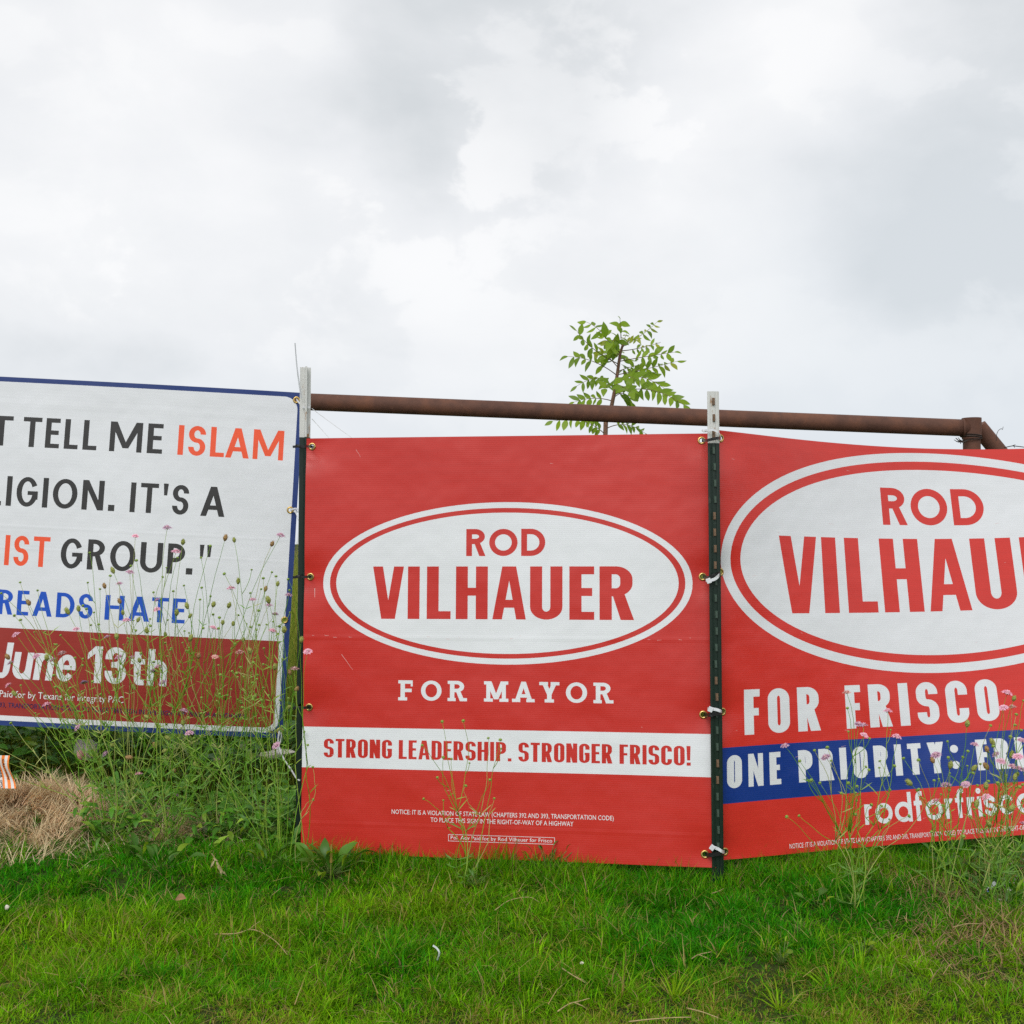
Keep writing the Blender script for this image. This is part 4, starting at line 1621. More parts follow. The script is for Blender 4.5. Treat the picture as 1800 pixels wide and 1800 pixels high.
def straw():
    # heap of dead grass at the left
    n = 62000
    x, y = nr.uniform(-2.25, -.75, n), nr.uniform(3.15, 4.45, n)
    d = dry_map(x, y)
    pit = fbm(x, y, 15, 95, 2)
    k = nr.random(n) < np.clip((d - .12) * 1.6, 0, 1) * np.clip(pit * 3.0 - .45, .25, 1)
    x, y, d = x[k], y[k], d[k]
    n = len(x)
    t = fbm(x, y, 6, 91, 3)
    c = lerp_c((.62, .50, .28), (.92, .80, .52), np.clip(t * 1.3 - .2 + nr.normal(0, .25, n), 0, 1)) * nr.uniform(.6, 1.05, n)[:, None]
    az = fbm(x, y, 7.0, 93, 2) * 16 + nr.normal(0, .55, n)
    blades('dead_grass', x, y, nr.uniform(.04, .11, n), nr.uniform(.0018, .0034, n), nr.uniform(.35, 1.25, n), c.astype('f'), STRAW,
           'heap of dry straw coloured dead grass under the white banner', 'dead grass', bend=.35, z0=gz(x, y) + (nr.uniform(-.01, .02, n) + .06 * (fbm(x, y, 15, 95, 2) - .35)) * d, az=az)
    n = 15000
    n = 34000
    x, y = nr.uniform(.9, 2.2, n), nr.uniform(2.3, 3.75, n)
    d = dry_map(x, y)
    k = nr.random(n) < np.clip(d - .12, 0, 1)
    x, y = x[k], y[k]
    n = len(x)
    c = lerp_c((.30, .19, .09), (.58, .44, .24), nr.random(n)) * nr.uniform(.5, 1.05, n)[:, None]
    blades('dead_grass', x, y, nr.uniform(.03, .08, n), nr.uniform(.0014, .0025, n), nr.uniform(.3, 1.2, n), c.astype('f'), STRAW,
           'patch of brown dead grass below the wide banner', 'dead grass', bend=.5, z0=gz(x, y) + nr.uniform(0, .02, n))


straw()


def meadow():
    # rough field behind the fence: tall yellow-green weeds
    n = 60000
    y = 4.15 + 9.0 * nr.random(n) ** 2.0
    x = nr.uniform(-1, 1, n) * (.5 * y + .8)
    cl = fbm(x, y, 1.4, 101, 2)
    k = nr.random(n) < cl * 1.3
    x, y, cl = x[k], y[k], cl[k]
    n = len(x)
    c = lerp_c((.14, .28, .02), (.48, .48, .09), np.clip(nr.normal(.45, .3, n), 0, 1)) * nr.uniform(.6, 1.1, n)[:, None]
    tall = np.clip((y - 4.3) / .8, .25, 1)
    blades('meadow', x, y, nr.uniform(.55, 1.25, n) * (.65 + .5 * cl) * tall, nr.uniform(.004, .010, n), np.clip(nr.gamma(2, .07, n), 0, .5), c.astype('f'), GRASS,
           'tall rough yellow green weeds of the field behind the fence', 'meadow', bend=.18)


meadow()

# ================================================================== PLANTS
LEAF_A = foliage('weed_leaf', trans=.3, rough=.42, attr=False, col=(.065, .200, .016), spec=.45)
LEAF_L = foliage('lime_leaf', trans=.4, rough=.42, attr=False, col=(.20, .38, .020), spec=.4)
LEAF_D = foliage('dark_leaf', trans=.25, rough=.45, attr=True, spec=.4)
STEM_S = foliage('pale_green_stem', trans=.2, rough=.55, attr=True, spec=.3)
PETAL = foliage('lilac_petal', trans=.35, rough=.6, attr=False, col=(.70, .54, .78), spec=.2)
PETAL_P = foliage('pale_pink_petal', trans=.35, rough=.6, attr=False, col=(.66, .46, .48), spec=.2)
FLOR_C = plain('flower_centre', (.62, .42, .42), .8)
CALYX = plain('green_calyx', (.20, .30, .05), .7, var=.3, scale=200)
SEED_G = plain('olive_seed_head', (.30, .33, .08), .85, var=.35, scale=500)
SEED_B = plain('tan_seed_head', (.36, .22, .09), .85, var=.35, scale=500)
BUD_G = plain('green_bud', (.22, .34, .05), .7, var=.3, scale=300)


def leaf_faces(m, base, tip, width, normal, curl=0.15, n=5, col=None, tipw=.0, fold=.12):
    """A leaf blade with a folded midrib from base to tip."""
    base, tip, normal = Vector(base), Vector(tip), Vector(normal).normalized()
    d = tip - base
    side = d.cross(normal)
    side = side.normalized() if side.length > 1e-9 else d.orthogonal().normalized()
    nn = side.cross(d).normalized()
    ln = d.length
    P, Fs = [], []
    for i in range(n + 1):
        t = i / n
        wd = width * .5 * (math.sin(math.pi * min(1, t * 1.02 + .0)) ** .75) * (1.15 - .35 * t) + tipw * t
        if i == 0: wd = width * .06
        if i == n: wd = width * .02
        c = base + d * t + nn * (curl * ln * math.sin(math.pi * t) - curl * .3 * ln * t * t)
        P += [c - side * wd + nn * wd * fold * 2, c, c + side * wd + nn * wd * fold * 2]
    for i in range(n):
        a = i * 3
        Fs += [(a, a + 1, a + 4, a + 3), (a + 1, a + 2, a + 5, a + 4)]
    m.add(P, Fs, 0, col)


def flower_mesh(name, pale=False):
    """Pincushion flower head: frilled outer florets, domed centre, green calyx."""
    r = random.Random(len(name) + pale)
    m = MB()
    for ring, (n, rad, ht, ln, wd) in enumerate(((9, .0035, .0005, .0105, .0085), (8, .0025, .0022, .0075, .0060), (6, .0010, .0038, .0050, .0045))):
        for i in range(n):
            a = 2 * math.pi * (i + r.uniform(-.2, .2)) / n + ring * .4
            d = Vector((math.cos(a), math.sin(a), 0))
            b = d * rad + Vector((0, 0, ht))
            for lobe in (-.5, 0, .5):
                dd = Matrix.Rotation(lobe * .55, 3, 'Z') @ d
                t = b + dd * ln * (1 if lobe == 0 else .85) + Vector((0, 0, r.uniform(-.0015, .0025) + ring * .0012))
                leaf_faces(m, b, t, wd * .55, (0, 0, 1), r.uniform(.0, .2), 3)
    nf = len(m.f)
    P, Fs = [], []
    for j in range(4):
        for k in range(8):
            a, e = 2 * math.pi * k / 8, j / 3 * 1.5
            P.append((.0045 * math.cos(a) * math.cos(e), .0045 * math.sin(a) * math.cos(e), .0026 + .0042 * math.sin(e)))
    for j in range(3):
        for k in range(8): Fs.append((j * 8 + k, j * 8 + (k + 1) % 8, (j + 1) * 8 + (k + 1) % 8, (j + 1) * 8 + k))
    m.add(P, Fs, 1)
    for k in range(8):
        a = 2 * math.pi * k / 8
        leaf_faces(m, (0, 0, -.002), (math.cos(a) * .008, math.sin(a) * .008, -.0018), .003, (0, 0, 1), .1, 2)
        m.m[-4:] = [2] * 4
    return m.mesh(name, [PETAL_P if pale else PETAL, FLOR_C, CALYX], True)


def seed_mesh(name, mat):
    """Oval bristly seed head."""
    r = random.Random(5)
    m = MB()
    P, Fs = [], []
    for j in range(8):
        t = j / 7
        rad = .0062 * math.sin(math.pi * (.08 + .86 * t)) ** .7
        for k in range(9):
            a = 2 * math.pi * (k + .5 * (j % 2)) / 9
            P.append((rad * math.cos(a), rad * math.sin(a), -.002 + .0185 * t))
    for j in range(7):
        for k in range(9): Fs.append((j * 9 + k, j * 9 + (k + 1) % 9, (j + 1) * 9 + (k + 1) % 9, (j + 1) * 9 + k))
    Fs += [tuple(range(8, -1, -1)), tuple(63 + k for k in range(9))]
    m.add(P, Fs)
    for i in range(70):
        t, a = r.random(), r.uniform(0, 6.28)
        rad = .0060 * math.sin(math.pi * (.08 + .86 * t)) ** .7
        b = Vector((rad * math.cos(a), rad * math.sin(a), -.002 + .0185 * t))
        d = Vector((math.cos(a), math.sin(a), .9)).normalized()
        s = Vector((-math.sin(a), math.cos(a), 0)) * .0006
        m.add([b - s, b + s, b + d * .0042], [(0, 1, 2)])
    return m.mesh(name, mat)


def bud_mesh(name):
    m = MB()
    P, Fs = [], []
    for j in range(5):
        t = j / 4
        rad = .0046 * math.sin(math.pi * (.12 + .80 * t)) ** .8
        for k in range(8):
            a = 2 * math.pi * k / 8
            P.append((rad * math.cos(a) * 1.1, rad * math.sin(a) * 1.1, .0062 * t))
    for j in range(4):
        for k in range(8): Fs.append((j * 8 + k, j * 8 + (k + 1) % 8, (j + 1) * 8 + (k + 1) % 8, (j + 1) * 8 + k))
    Fs.append(tuple(32 + k for k in range(8)))
    m.add(P, Fs)
    for k in range(7):
        a = 2 * math.pi * k / 7
        leaf_faces(m, (0, 0, 0), (math.cos(a) * .0065, math.sin(a) * .0065, -.0008), .0022, (0, 0, 1), .1, 2)
    return m.mesh(name, BUD_G, True)


FLOWERS = [flower_mesh('flower'), flower_mesh('flower_', False), flower_mesh('flower', True)]
SEEDS = {'s': seed_mesh('seed_head', SEED_G), 'b': seed_mesh('seed_head', SEED_B)}
BUD = bud_mesh('bud')
SG = [(.21, .41, .03), (.31, .47, .06), (.15, .36, .02), (.43, .48, .14)]


def put_head(kind, p, d, root, rr):
    me = {'f': FLOWERS[0] if rr.random() < .5 else FLOWERS[1], 'p': FLOWERS[2], 's': SEEDS['s'], 'b': SEEDS['b'], 'u': BUD}[kind]
    o = link({'f': 'flower', 'p': 'flower', 's': 'seed_head', 'b': 'seed_head', 'u': 'bud'}[kind], me, root)
    o.location = p - root.location
    d = Vector(d).normalized()
    if kind in 'fp': d = (d + Vector((rr.uniform(-.35, .35), rr.uniform(-.5, .1), .5))).normalized()
    o.rotation_mode = 'QUATERNION'
    o.rotation_quaternion = d.to_track_quat('Z', 'Y') @ Quaternion((0, 0, 1), rr.uniform(0, 6.28))
    s = {'f': 1.12, 'p': 1.08, 's': 1.08, 'b': 1.05, 'u': .98}[kind] * rr.uniform(.82, 1.15)
    o.scale = (s, s, s * rr.uniform(.9, 1.1))
    return o


def scabious(base, heads, label, group, seed, leafy=1.0, fan=.25):
    """Wiry branching wildflower: stems to each head (position, kind), fine leaves."""
    rr = random.Random(seed)
    base = Vector(base)
    root = empty('wildflower', base, label, 'wildflower', group)
    st, lv = MB(), MB()
    rel = lambda p: Vector(p) - base
    hs = sorted(heads, key=lambda h: math.atan2(h[0].x - base.x, h[0].z - base.z))
    i = 0
    while i < len(hs):
        k = rr.choice((1, 2, 2, 3))
        grp = hs[i:i + k]
        i += k
        mean = sum((h[0] for h in grp), Vector()) / len(grp)
        low = min(h[0].z for h in grp)
        t = rr.uniform(.42, .62)
        fork = base.lerp(mean, t)
        fork.z = min(base.z + (mean.z - base.z) * (t + .02), low - .05)
        fork += Vector((rr.gauss(0, .02), rr.gauss(0, .02), 0))
        b0 = base + Vector((rr.gauss(0, .015), rr.gauss(0, .015), -.01))
        col = rr.choice(SG)
        mid = b0.lerp(fork, .5) + Vector((rr.gauss(0, .040) - (mean.x - base.x) * .12, rr.gauss(0, .02), .01))
        main = bez(b0, mid, fork, 7)
        st.tube([rel(p) for p in main], .0015, .0011, 5, 0, col)
        for (p, kind) in grp:
            p = Vector(p)
            ctrl = fork.lerp(p, .5) + Vector((rr.gauss(0, .034), rr.gauss(0, .012), abs(p.z - fork.z) * rr.uniform(-.05, .16)))
            wig = bez(fork, ctrl, p, 9)
            for q in range(2, 9):
                wig[q] = wig[q] + Vector((math.sin(q * 1.3 + p.x * 40) * .0022, 0, 0))
            st.tube([rel(q) for q in wig], .0011, .0006, 5, 0, col)
            put_head(kind, p, wig[-1] - wig[-2], root, rr)
            # side twig with a bud
            if rr.random() < .30:
                s0 = wig[rr.randint(3, 6)]
                e = s0 + Vector((rr.uniform(-.05, .05), rr.uniform(-.02, .02), rr.uniform(.03, .09)))
                b2 = bez(s0, s0.lerp(e, .5) + Vector(((e.x - s0.x) * .4, 0, -.004)), e, 5)
                st.tube([rel(q) for q in b2], .0010, .0007, 4, 0, col)
                put_head('u', e, b2[-1] - b2[-2], root, rr).scale *= .75
            # fine leaves in pairs at nodes
            for q in (wig[0], wig[rr.randint(2, 5)]):
                for sgn in (-1, 1):
                    if rr.random() < .42 * leafy:
                        ln = rr.uniform(.015, .045)
                        tip = q + Vector((sgn * ln * rr.uniform(.5, 1), rr.uniform(-.6, .6) * ln, ln * rr.uniform(.2, .9)))
                        leaf_faces(lv, rel(q), rel(tip), .0028, (0, -1, .4), .1, 4, col)
        for q in main[1:6]:
            if rr.random() < .30 * leafy:
                for sgn in (-1, 1):
                    ln = rr.uniform(.025, .06)
                    tip = q + Vector((sgn * ln * rr.uniform(.4, 1), rr.uniform(-.6, .6) * ln, ln * rr.uniform(0, .7)))
                    leaf_faces(lv, rel(q), rel(tip), .0032, (0, -1, .4), .1, 4, (.13, .29, .03))
                    for e in range(3):
                        f = .35 + .2 * e
                        q2 = q.lerp(tip, f)
                        t2 = q2 + (tip - q).normalized() * .012 + Vector((rr.uniform(-.012, .012), rr.uniform(-.012, .012), rr.uniform(0, .014)))
                        leaf_faces(lv, rel(q2), rel(t2), .0028, (0, -1, .4), .1, 2, (.13, .29, .03))
    # basal leaves
    for _ in range(int(9 * leafy)):
        a, ln = rr.uniform(0, 6.28), rr.uniform(.03, .08)
        tip = base + Vector((math.cos(a) * ln * .8, math.sin(a) * ln * .6, ln * rr.uniform(.2, .8)))
        leaf_faces(lv, (0, 0, 0), rel(tip), rr.uniform(.004, .008), (0, 0, 1), .2, 4, (.07, .17, .02))
    st.build('stems', STEM_S, root, smooth=True)
    if lv.f: lv.build('leaves', LEAF_D, root, smooth=True)
    return root


za = lambda u, v: (u * .3111, 640 + v * .3111)
zb = lambda u, v: (u * .3111, 1100 + v * .3111)
zc = lambda u, v: (1280 + u * .2889, 1100 + v * .2889)
zd = lambda u, v: (480 + u * .2889, 1100 + v * .2889)

LEFT = [(za(*p), 'f') for p in ((945, 928), (765, 975), (1585, 970), (995, 1062), (733, 1178), (675, 1243), (1305, 1270), (890, 1335), (887, 1388), (1427, 1333), (1630, 1308), (715, 1450), (430, 1500),
                                (1205, 1493), (92, 1530), (606, 1543), (207, 1653), (748, 1660), (895, 1710), (866, 1738), (60, 1690), (1520, 1365), (1555, 1415), (1540, 1510))]
LEFT += [(zb(*p), 'f') for p in ((48, 338), (440, 575), (600, 727), (783, 840), (995, 957), (1227, 762), (1038, 482), (1070, 610), (1562, 677), (920, 322), (475, 322), (265, 447), (300, 195), (672, 180))]
LEFT += [(za(*p), 'p') for p in ((1355, 1630), (350, 1635), (1215, 1655))]
LEFT += [(za(*p), 'b') for p in ((1270, 995), (1533, 1027), (593, 1265), (167, 1360), (1497, 1282), (50, 1665), (680, 1350), (1120, 1660))]
LEFT += [(za(*p), 's') for p in ((1325, 1005), (1032, 1018), (1345, 1240), (1568, 1252), (388, 1410), (445, 1395), (1060, 1380), (997, 1418), (1068, 1432), (776, 1455), (1203, 1370), (1520, 1348), (1290, 1375),
                                 (830, 1518), (1317, 1477), (1605, 1515), (1372, 1568), (936, 1540), (695, 1415), (660, 1553))]
LEFT += [(zb(*p), 's') for p in ((837, 520), (962, 643), (1115, 795), (88, 393), (790, 205), (1035, 560), (918, 712), (265, 195), (625, 680), (1620, 470))]
LEFT += [(zb(*p), 'b') for p in ((985, 825), (675, 1037), (1640, 275), (1670, 365), (745, 745), (880, 688))]
LEFT += [(za(*p), 'u') for p in ((508, 1070), (740, 1145), (1187, 1032), (1137, 1098), (1270, 1190), (1535, 1180), (1488, 1215), (1630, 1220), (1635, 1282), (623, 1200), (917, 1207), (1040, 1255), (1140, 1268),
                                 (868, 1293), (1002, 1098), (772, 1115), (565, 1275), (213, 1282), (115, 1237), (10, 1298), (490, 1388), (118, 1450), (84, 1424), (514, 1478), (1130, 1335), (1415, 1297), (1205, 1418),
                                 (1240, 1438), (1460, 1398), (1345, 1422), (1146, 1495), (1505, 1475), (848, 1483), (255, 1518), (318, 1590))]
LEFT += [(zb(*p), 'u') for p in ((465, 228), (385, 260), (425, 185), (1065, 145), (1245, 280), (525, 320), (718, 495), (905, 577), (400, 355), (1510, 820), (878, 850), (1590, 570), (700, 910), (305, 285), (935, 100))]


def left_tangle():
    rr = random.Random(21)
    bx = [(188, 1440), (204, 1462), (228, 1476), (262, 1490), (300, 1475), (335, 1462), (370, 1480), (402, 1455), (435, 1470), (462, 1480), (490, 1462), (512, 1470)]
    bases = []
    for (px, py) in bx:
        p = at(px, py, rr.uniform(3.50, 3.74))
        p.z = gz1(p.x, p.y)
        bases.append((px, p))
    hd = [[] for _ in bases]
    for (q, k) in LEFT:
        # stems lean either way: choose among the near bases
        c = sorted(range(len(bases)), key=lambda i: abs(bases[i][0] - q[0] + rr.gauss(0, 95)))[0]
        if len(hd[c]) > 14: c = min(range(len(bases)), key=lambda i: len(hd[i]) + abs(bases[i][0] - q[0]) * .04)
        Y = min(3.80, max(3.42, bases[c][1].y + rr.gauss(0, .06)))
        if q[0] > 515: Y = min(Y, 3.44)
        hd[c].append((at(q[0], q[1], Y), k))
    # fill: more wiry stems with buds, most of them low in the tangle
    for _ in range(70):
        px, py = rr.uniform(60, 520), rr.triangular(1000, 1330, 1210)
        if px < 300 and rr.random() < .55: px += 200
        c = min(range(len(bases)), key=lambda i: abs(bases[i][0] - px + rr.gauss(0, 130)))
        hd[c].append((at(px, py, min(3.80, bases[c][1].y + rr.gauss(0, .06))), rr.choice('uuuuus')))
    for i, (px, b) in enumerate(bases):
        if hd[i]: scabious(b, hd[i], 'wiry wildflower with lilac heads in the dense tangle before the white banner', 'wildflowers before the white banner', 100 + i, 1.3)
    # long stems arching low to the left edge
    b = at(180, 1420, 3.66)
    b.z = gz1(b.x, b.y)
    hs = [(at(-30, 1302, 3.70), 'u'), (at(-20, 1330, 3.66), 'u'), (at(-60, 1312, 3.7), 'u'), (at(85, 1281, 3.72), 'u'), (at(20, 1272, 3.72), 'u')]
    scabious(b, hs, 'wildflower with long bare stems arching low over the straw heap', 'wildflowers before the white banner', 77, .8)


left_tangle()

# plants beside the left post, in front of the red board
def lone(pb, Y, heads, label, seed, leafy=.6, dy=.03, group=None):
    b = at(pb[0], pb[1], Y)
    b.z = gz1(b.x, b.y)
    rr = random.Random(seed)
    return scabious(b, [(at(q[0], q[1], b.y + rr.gauss(-.02, dy)), k) for q, k in heads], label, group, seed, leafy)


lone((521, 1475), 3.36, [(za(1740, 1627), 'f'), (za(1702, 1570), 's'), (zd(210, 728), 'u'), (zd(240, 1060), 'u'), (zd(243, 865), 'u'), (zb(1665, 245), 'p')], 'slender wildflower leaning across the post foot onto the red board', 31, .5)
lone((818, 1522), 3.28, [(zd(1030, 588), 'u'), (zd(1158, 582), 'u'), (zd(1382, 698), 'u'), (zd(1310, 688), 'u'), (zd(910, 730), 'u'), (zd(1035, 805), 'u'), (zd(1318, 942), 'u'), (zd(1170, 978), 'u'),
                         (zd(1345, 1055), 'u'), (zd(920, 1055), 'u'), (zd(1085, 815), 'u')], 'green budding wildflower standing alone before the middle of the red board', 32, .45, .02)

RA = [(zc(*p), 'f') for p in ((345, 733), (595, 803), (795, 603), (826, 605), (828, 668), (1025, 678), (972, 522))] + [(zc(722, 408), 'p')]
RA += [(zc(*p), 'u') for p in ((527, 762), (605, 745), (438, 828), (727, 506), (508, 945), (735, 963), (690, 1020), (835, 862), (855, 880), (925, 827), (1008, 858), (785, 980), (980, 1003), (775, 1150), (867, 1092),
                               (360, 1165), (435, 1160), (1095, 1160), (1160, 1000), (560, 960))]
RB = [(zc(*p), 'f') for p in ((1265, 790), (1325, 972), (1265, 1070), (1500, 725))] + [(zc(*p), 's') for p in ((1453, 612), (1350, 865), (1485, 880))] + [(zc(1250, 832), 'b')]
RB += [(zc(*p), 'u') for p in ((1070, 812), (1160, 822), (1457, 768), (1425, 805), (1340, 805), (1253, 945), (1303, 1098), (1345, 1005), (1515, 975), (1595, 612))]
RC = [(zc(*p), 'f') for p in ((1660, 828), (1630, 785), (1697, 412), (1675, 500), (1570, 1042), (1730, 860))] + [(zc(1728, 495), 'p'), (zc(1785, 700), 'f')]
RC += [(zc(*p), 'b') for p in ((1575, 765), (1580, 870))] + [(zc(*p), 's') for p in ((1720, 800), (1750, 915), (1735, 455), (1616, 722))]
RC += [(zc(*p), 'u') for p in ((1690, 915), (1717, 680), (1752, 545), (1745, 610), (1615, 740), (1780, 640), (1700, 1000), (1640, 960), (1795, 460))]
lone((1493, 1590), 3.02, RA[:5] + RA[8:17], 'wildflower fanning out before the blue stripe, nearest the studded post', 41, .7, .05)
lone((1512, 1575), 3.06, RA[5:8] + RA[17:], 'wildflower rising before the second word of the wide banner', 42, .6, .05)
lone((1660, 1560), 3.16, RB, 'wildflower before the end of the blue stripe lettering, left of the dense clump', 43, .6, .05)
lone((1735, 1545), 3.20, RC[:16], 'wildflower with the tallest lilac heads at the right edge', 44, .7, .05)
rr_ = random.Random(9)
lone((1765, 1550), 3.14, RC[16:] + [((rr_.uniform(1690, 1830), rr_.uniform(1330, 1460)), rr_.choice('uusfu')) for _ in range(16)], 'low bushy wildflower in the dense clump at the right edge', 45, .9, .06)
lone((1725, 1565), 3.08, [((rr_.uniform(1600, 1790), rr_.uniform(1370, 1480)), rr_.choice('uus')) for _ in range(10)], 'short budding wildflower at the bottom edge of the wide banner', 46, .8, .06)


# ---- broad-leaved weeds, each leaf its own piece
def leaf_piece(kind):
    m = MB()
    if kind == 'broad':
        leaf_faces(m, (0, 0, 0), (1, 0, .12), .42, (0, 0, 1), .16, 8, None, 0, .15)
    elif kind == 'narrow':
        leaf_faces(m, (0, 0, 0), (1, 0, .1), .20, (0, 0, 1), .2, 8, None, 0, .15)
    else:
        leaf_faces(m, (0, 0, 0), (1, 0, .05), .62, (0, 0, 1), .1, 6, None, 0, .1)
    return m


LEAFM = {(k, c): leaf_piece(k).mesh('leaf', mt, True) for k in ('broad', 'narrow', 'round') for c, mt in (('g', LEAF_A), ('l', LEAF_L))}


def weed(px, py, n, size, label, seed, kinds=('broad',), lime=.25, up=(.15, 1.0), Y=None, spread=.02, stem_h=0.0):
    rr = random.Random(seed)
    b = on_ground(px, py) if Y is None else at(px, py, Y)
    b.z = gz1(b.x, b.y) + .004
    root = empty('leafy_weed', b, label, 'weed')
    st = MB()
    for i in range(n):
        a = 2 * math.pi * (i * .382 + rr.uniform(-.06, .06))
        o = link('leaf', LEAFM[(rr.choice(kinds), 'l' if rr.random() < lime else 'g')], root)
        ln = size * rr.uniform(.6, 1.15)
        r0 = Vector((math.cos(a), math.sin(a), 0)) * spread * rr.random()
        zz = stem_h * (i / max(1, n - 1)) * rr.uniform(.8, 1.1) + .012
        p0 = r0 * .3
        p1 = r0 + Vector((math.cos(a) * ln * .15, math.sin(a) * ln * .15, zz))
        st.tube(bez(p0, (p0 + p1) / 2 + Vector((0, 0, zz * .2)), p1, 4), .0014, .0010, 5, 0, (.14, .22, .05))
        o.location = p1
        el = rr.uniform(*up)
        o.rotation_mode = 'QUATERNION'
        o.rotation_quaternion = Quaternion((0, 0, 1), a) @ Quaternion((0, 1, 0), -el) @ Quaternion((1, 0, 0), rr.uniform(-.5, .5))
        o.scale = (ln, ln * rr.uniform(.8, 1.1), ln)
    st.build('stalks', STEM_S, root, smooth=True)
    return root


wd = weed(578, 1535, 24, .074, 'broad leaved rosette weed with lime leaves at the left foot of the red board', 1, ('broad', 'broad', 'narrow'), .22, (.05, 1.0), spread=.07, stem_h=.03)
m = MB()
m.tube([(.01, -.035, -.01), (.012, -.037, .05)], .0022, .002, 6, 0, (.20, .24, .05))
m.tube([(.012, -.037, .045), (.0125, -.037, .062), (.013, -.037, .088), (.013, -.037, .095)], .0042, .0022, 7, 0, (.34, .24, .05))
m.build('flower_spike', STEM_S, wd)
weed(546, 1492, 5, .078, 'few upright broad leaves hugging the foot of the left post', 2, ('broad',), .0, (.7, 1.25), spread=.03)
weed(795, 1500, 6, .060, 'small upright broad weed at the foot of the lone budding wildflower', 3, ('broad', 'narrow'), .05, (.5, 1.2), spread=.02)
weed(965, 1530, 30, .035, 'fine ferny weed tuft before the small print of the red board', 4, ('narrow',), .15, (.1, 1.2), spread=.09, stem_h=.055)
weed(835, 1555, 22, .032, 'low feathery dark green weed below the lone wildflower', 5, ('narrow',), .05, (.0, .9), spread=.06, stem_h=.02)
weed(1375, 1690, 14, .022, 'tiny pale clover-like sprig in the mown lawn', 6, ('round', 'narrow'), .8, (.1, .9), spread=.02, stem_h=.035)
weed(1405, 1640, 8, .020, 'tiny pale sprig in the lawn a little behind the other sprig', 7, ('narrow',), .9, (.1, .9), spread=.02, stem_h=.035)
weed(1520, 1672, 12, .022, 'spreading pale little sprig farther along the lawn', 8, ('narrow', 'round'), .8, (.0, .7), spread=.04, stem_h=.02)
weed(1435, 1590, 5, .040, 'flat grey green leaf cluster in grass before the fanning wildflower', 9, ('round', 'broad'), .3, (.1, .8), spread=.03, stem_h=.02)
weed(1765, 1600, 26, .055, 'bright ferny green weed at the right edge of the lawn', 10, ('narrow',), .25, (.0, 1.0), spread=.10, stem_h=.06)
weed(1690, 1540, 12, .050, 'dark broad leaved weed in shade under the wide banner', 12, ('broad', 'narrow'), .0, (.1, 1.0), spread=.06)
weed(190, 1478, 10, .070, 'narrow leaved weed at the right end of the straw heap', 13, ('narrow', 'broad'), .1, (.2, 1.1), spread=.05)
weed(345, 1478, 12, .060, 'broad leaved weed among wildflower stems in front of the straw patch', 14, ('broad', 'round'), .1, (.2, 1.0), spread=.06)
weed(450, 1470, 20, .062, 'full dark leaved weed left of the post under the white banner', 15, ('broad', 'broad', 'narrow'), .08, (.3, 1.2), spread=.08, stem_h=.05)
weed(240, 1500, 14, .055, 'low leafy weed at the edge of lawn and wildflower tangle', 16, ('broad', 'narrow'), .1, (.2, 1.0), spread=.07)
weed(165, 1512, 12, .045, 'low narrow leaved weed spilling from the straw heap onto the lawn', 18, ('narrow',), .15, (.1, .9), spread=.06, stem_h=.02)
weed(285, 1528, 16, .055, 'dark weed tuft in the lawn below the middle of the wildflower tangle', 19, ('narrow', 'broad'), .08, (.1, 1.0), spread=.08, stem_h=.03)
weed(470, 1520, 14, .050, 'leafy weed in the lawn between seed spray and rosette weed', 20, ('broad', 'narrow'), .1, (.1, 1.0), spread=.07, stem_h=.02)
weed(395, 1485, 14, .050, 'ragged leafy weed in the middle of the wildflower tangle', 17, ('narrow', 'broad'), .1, (.2, 1.1), spread=.06, stem_h=.03)


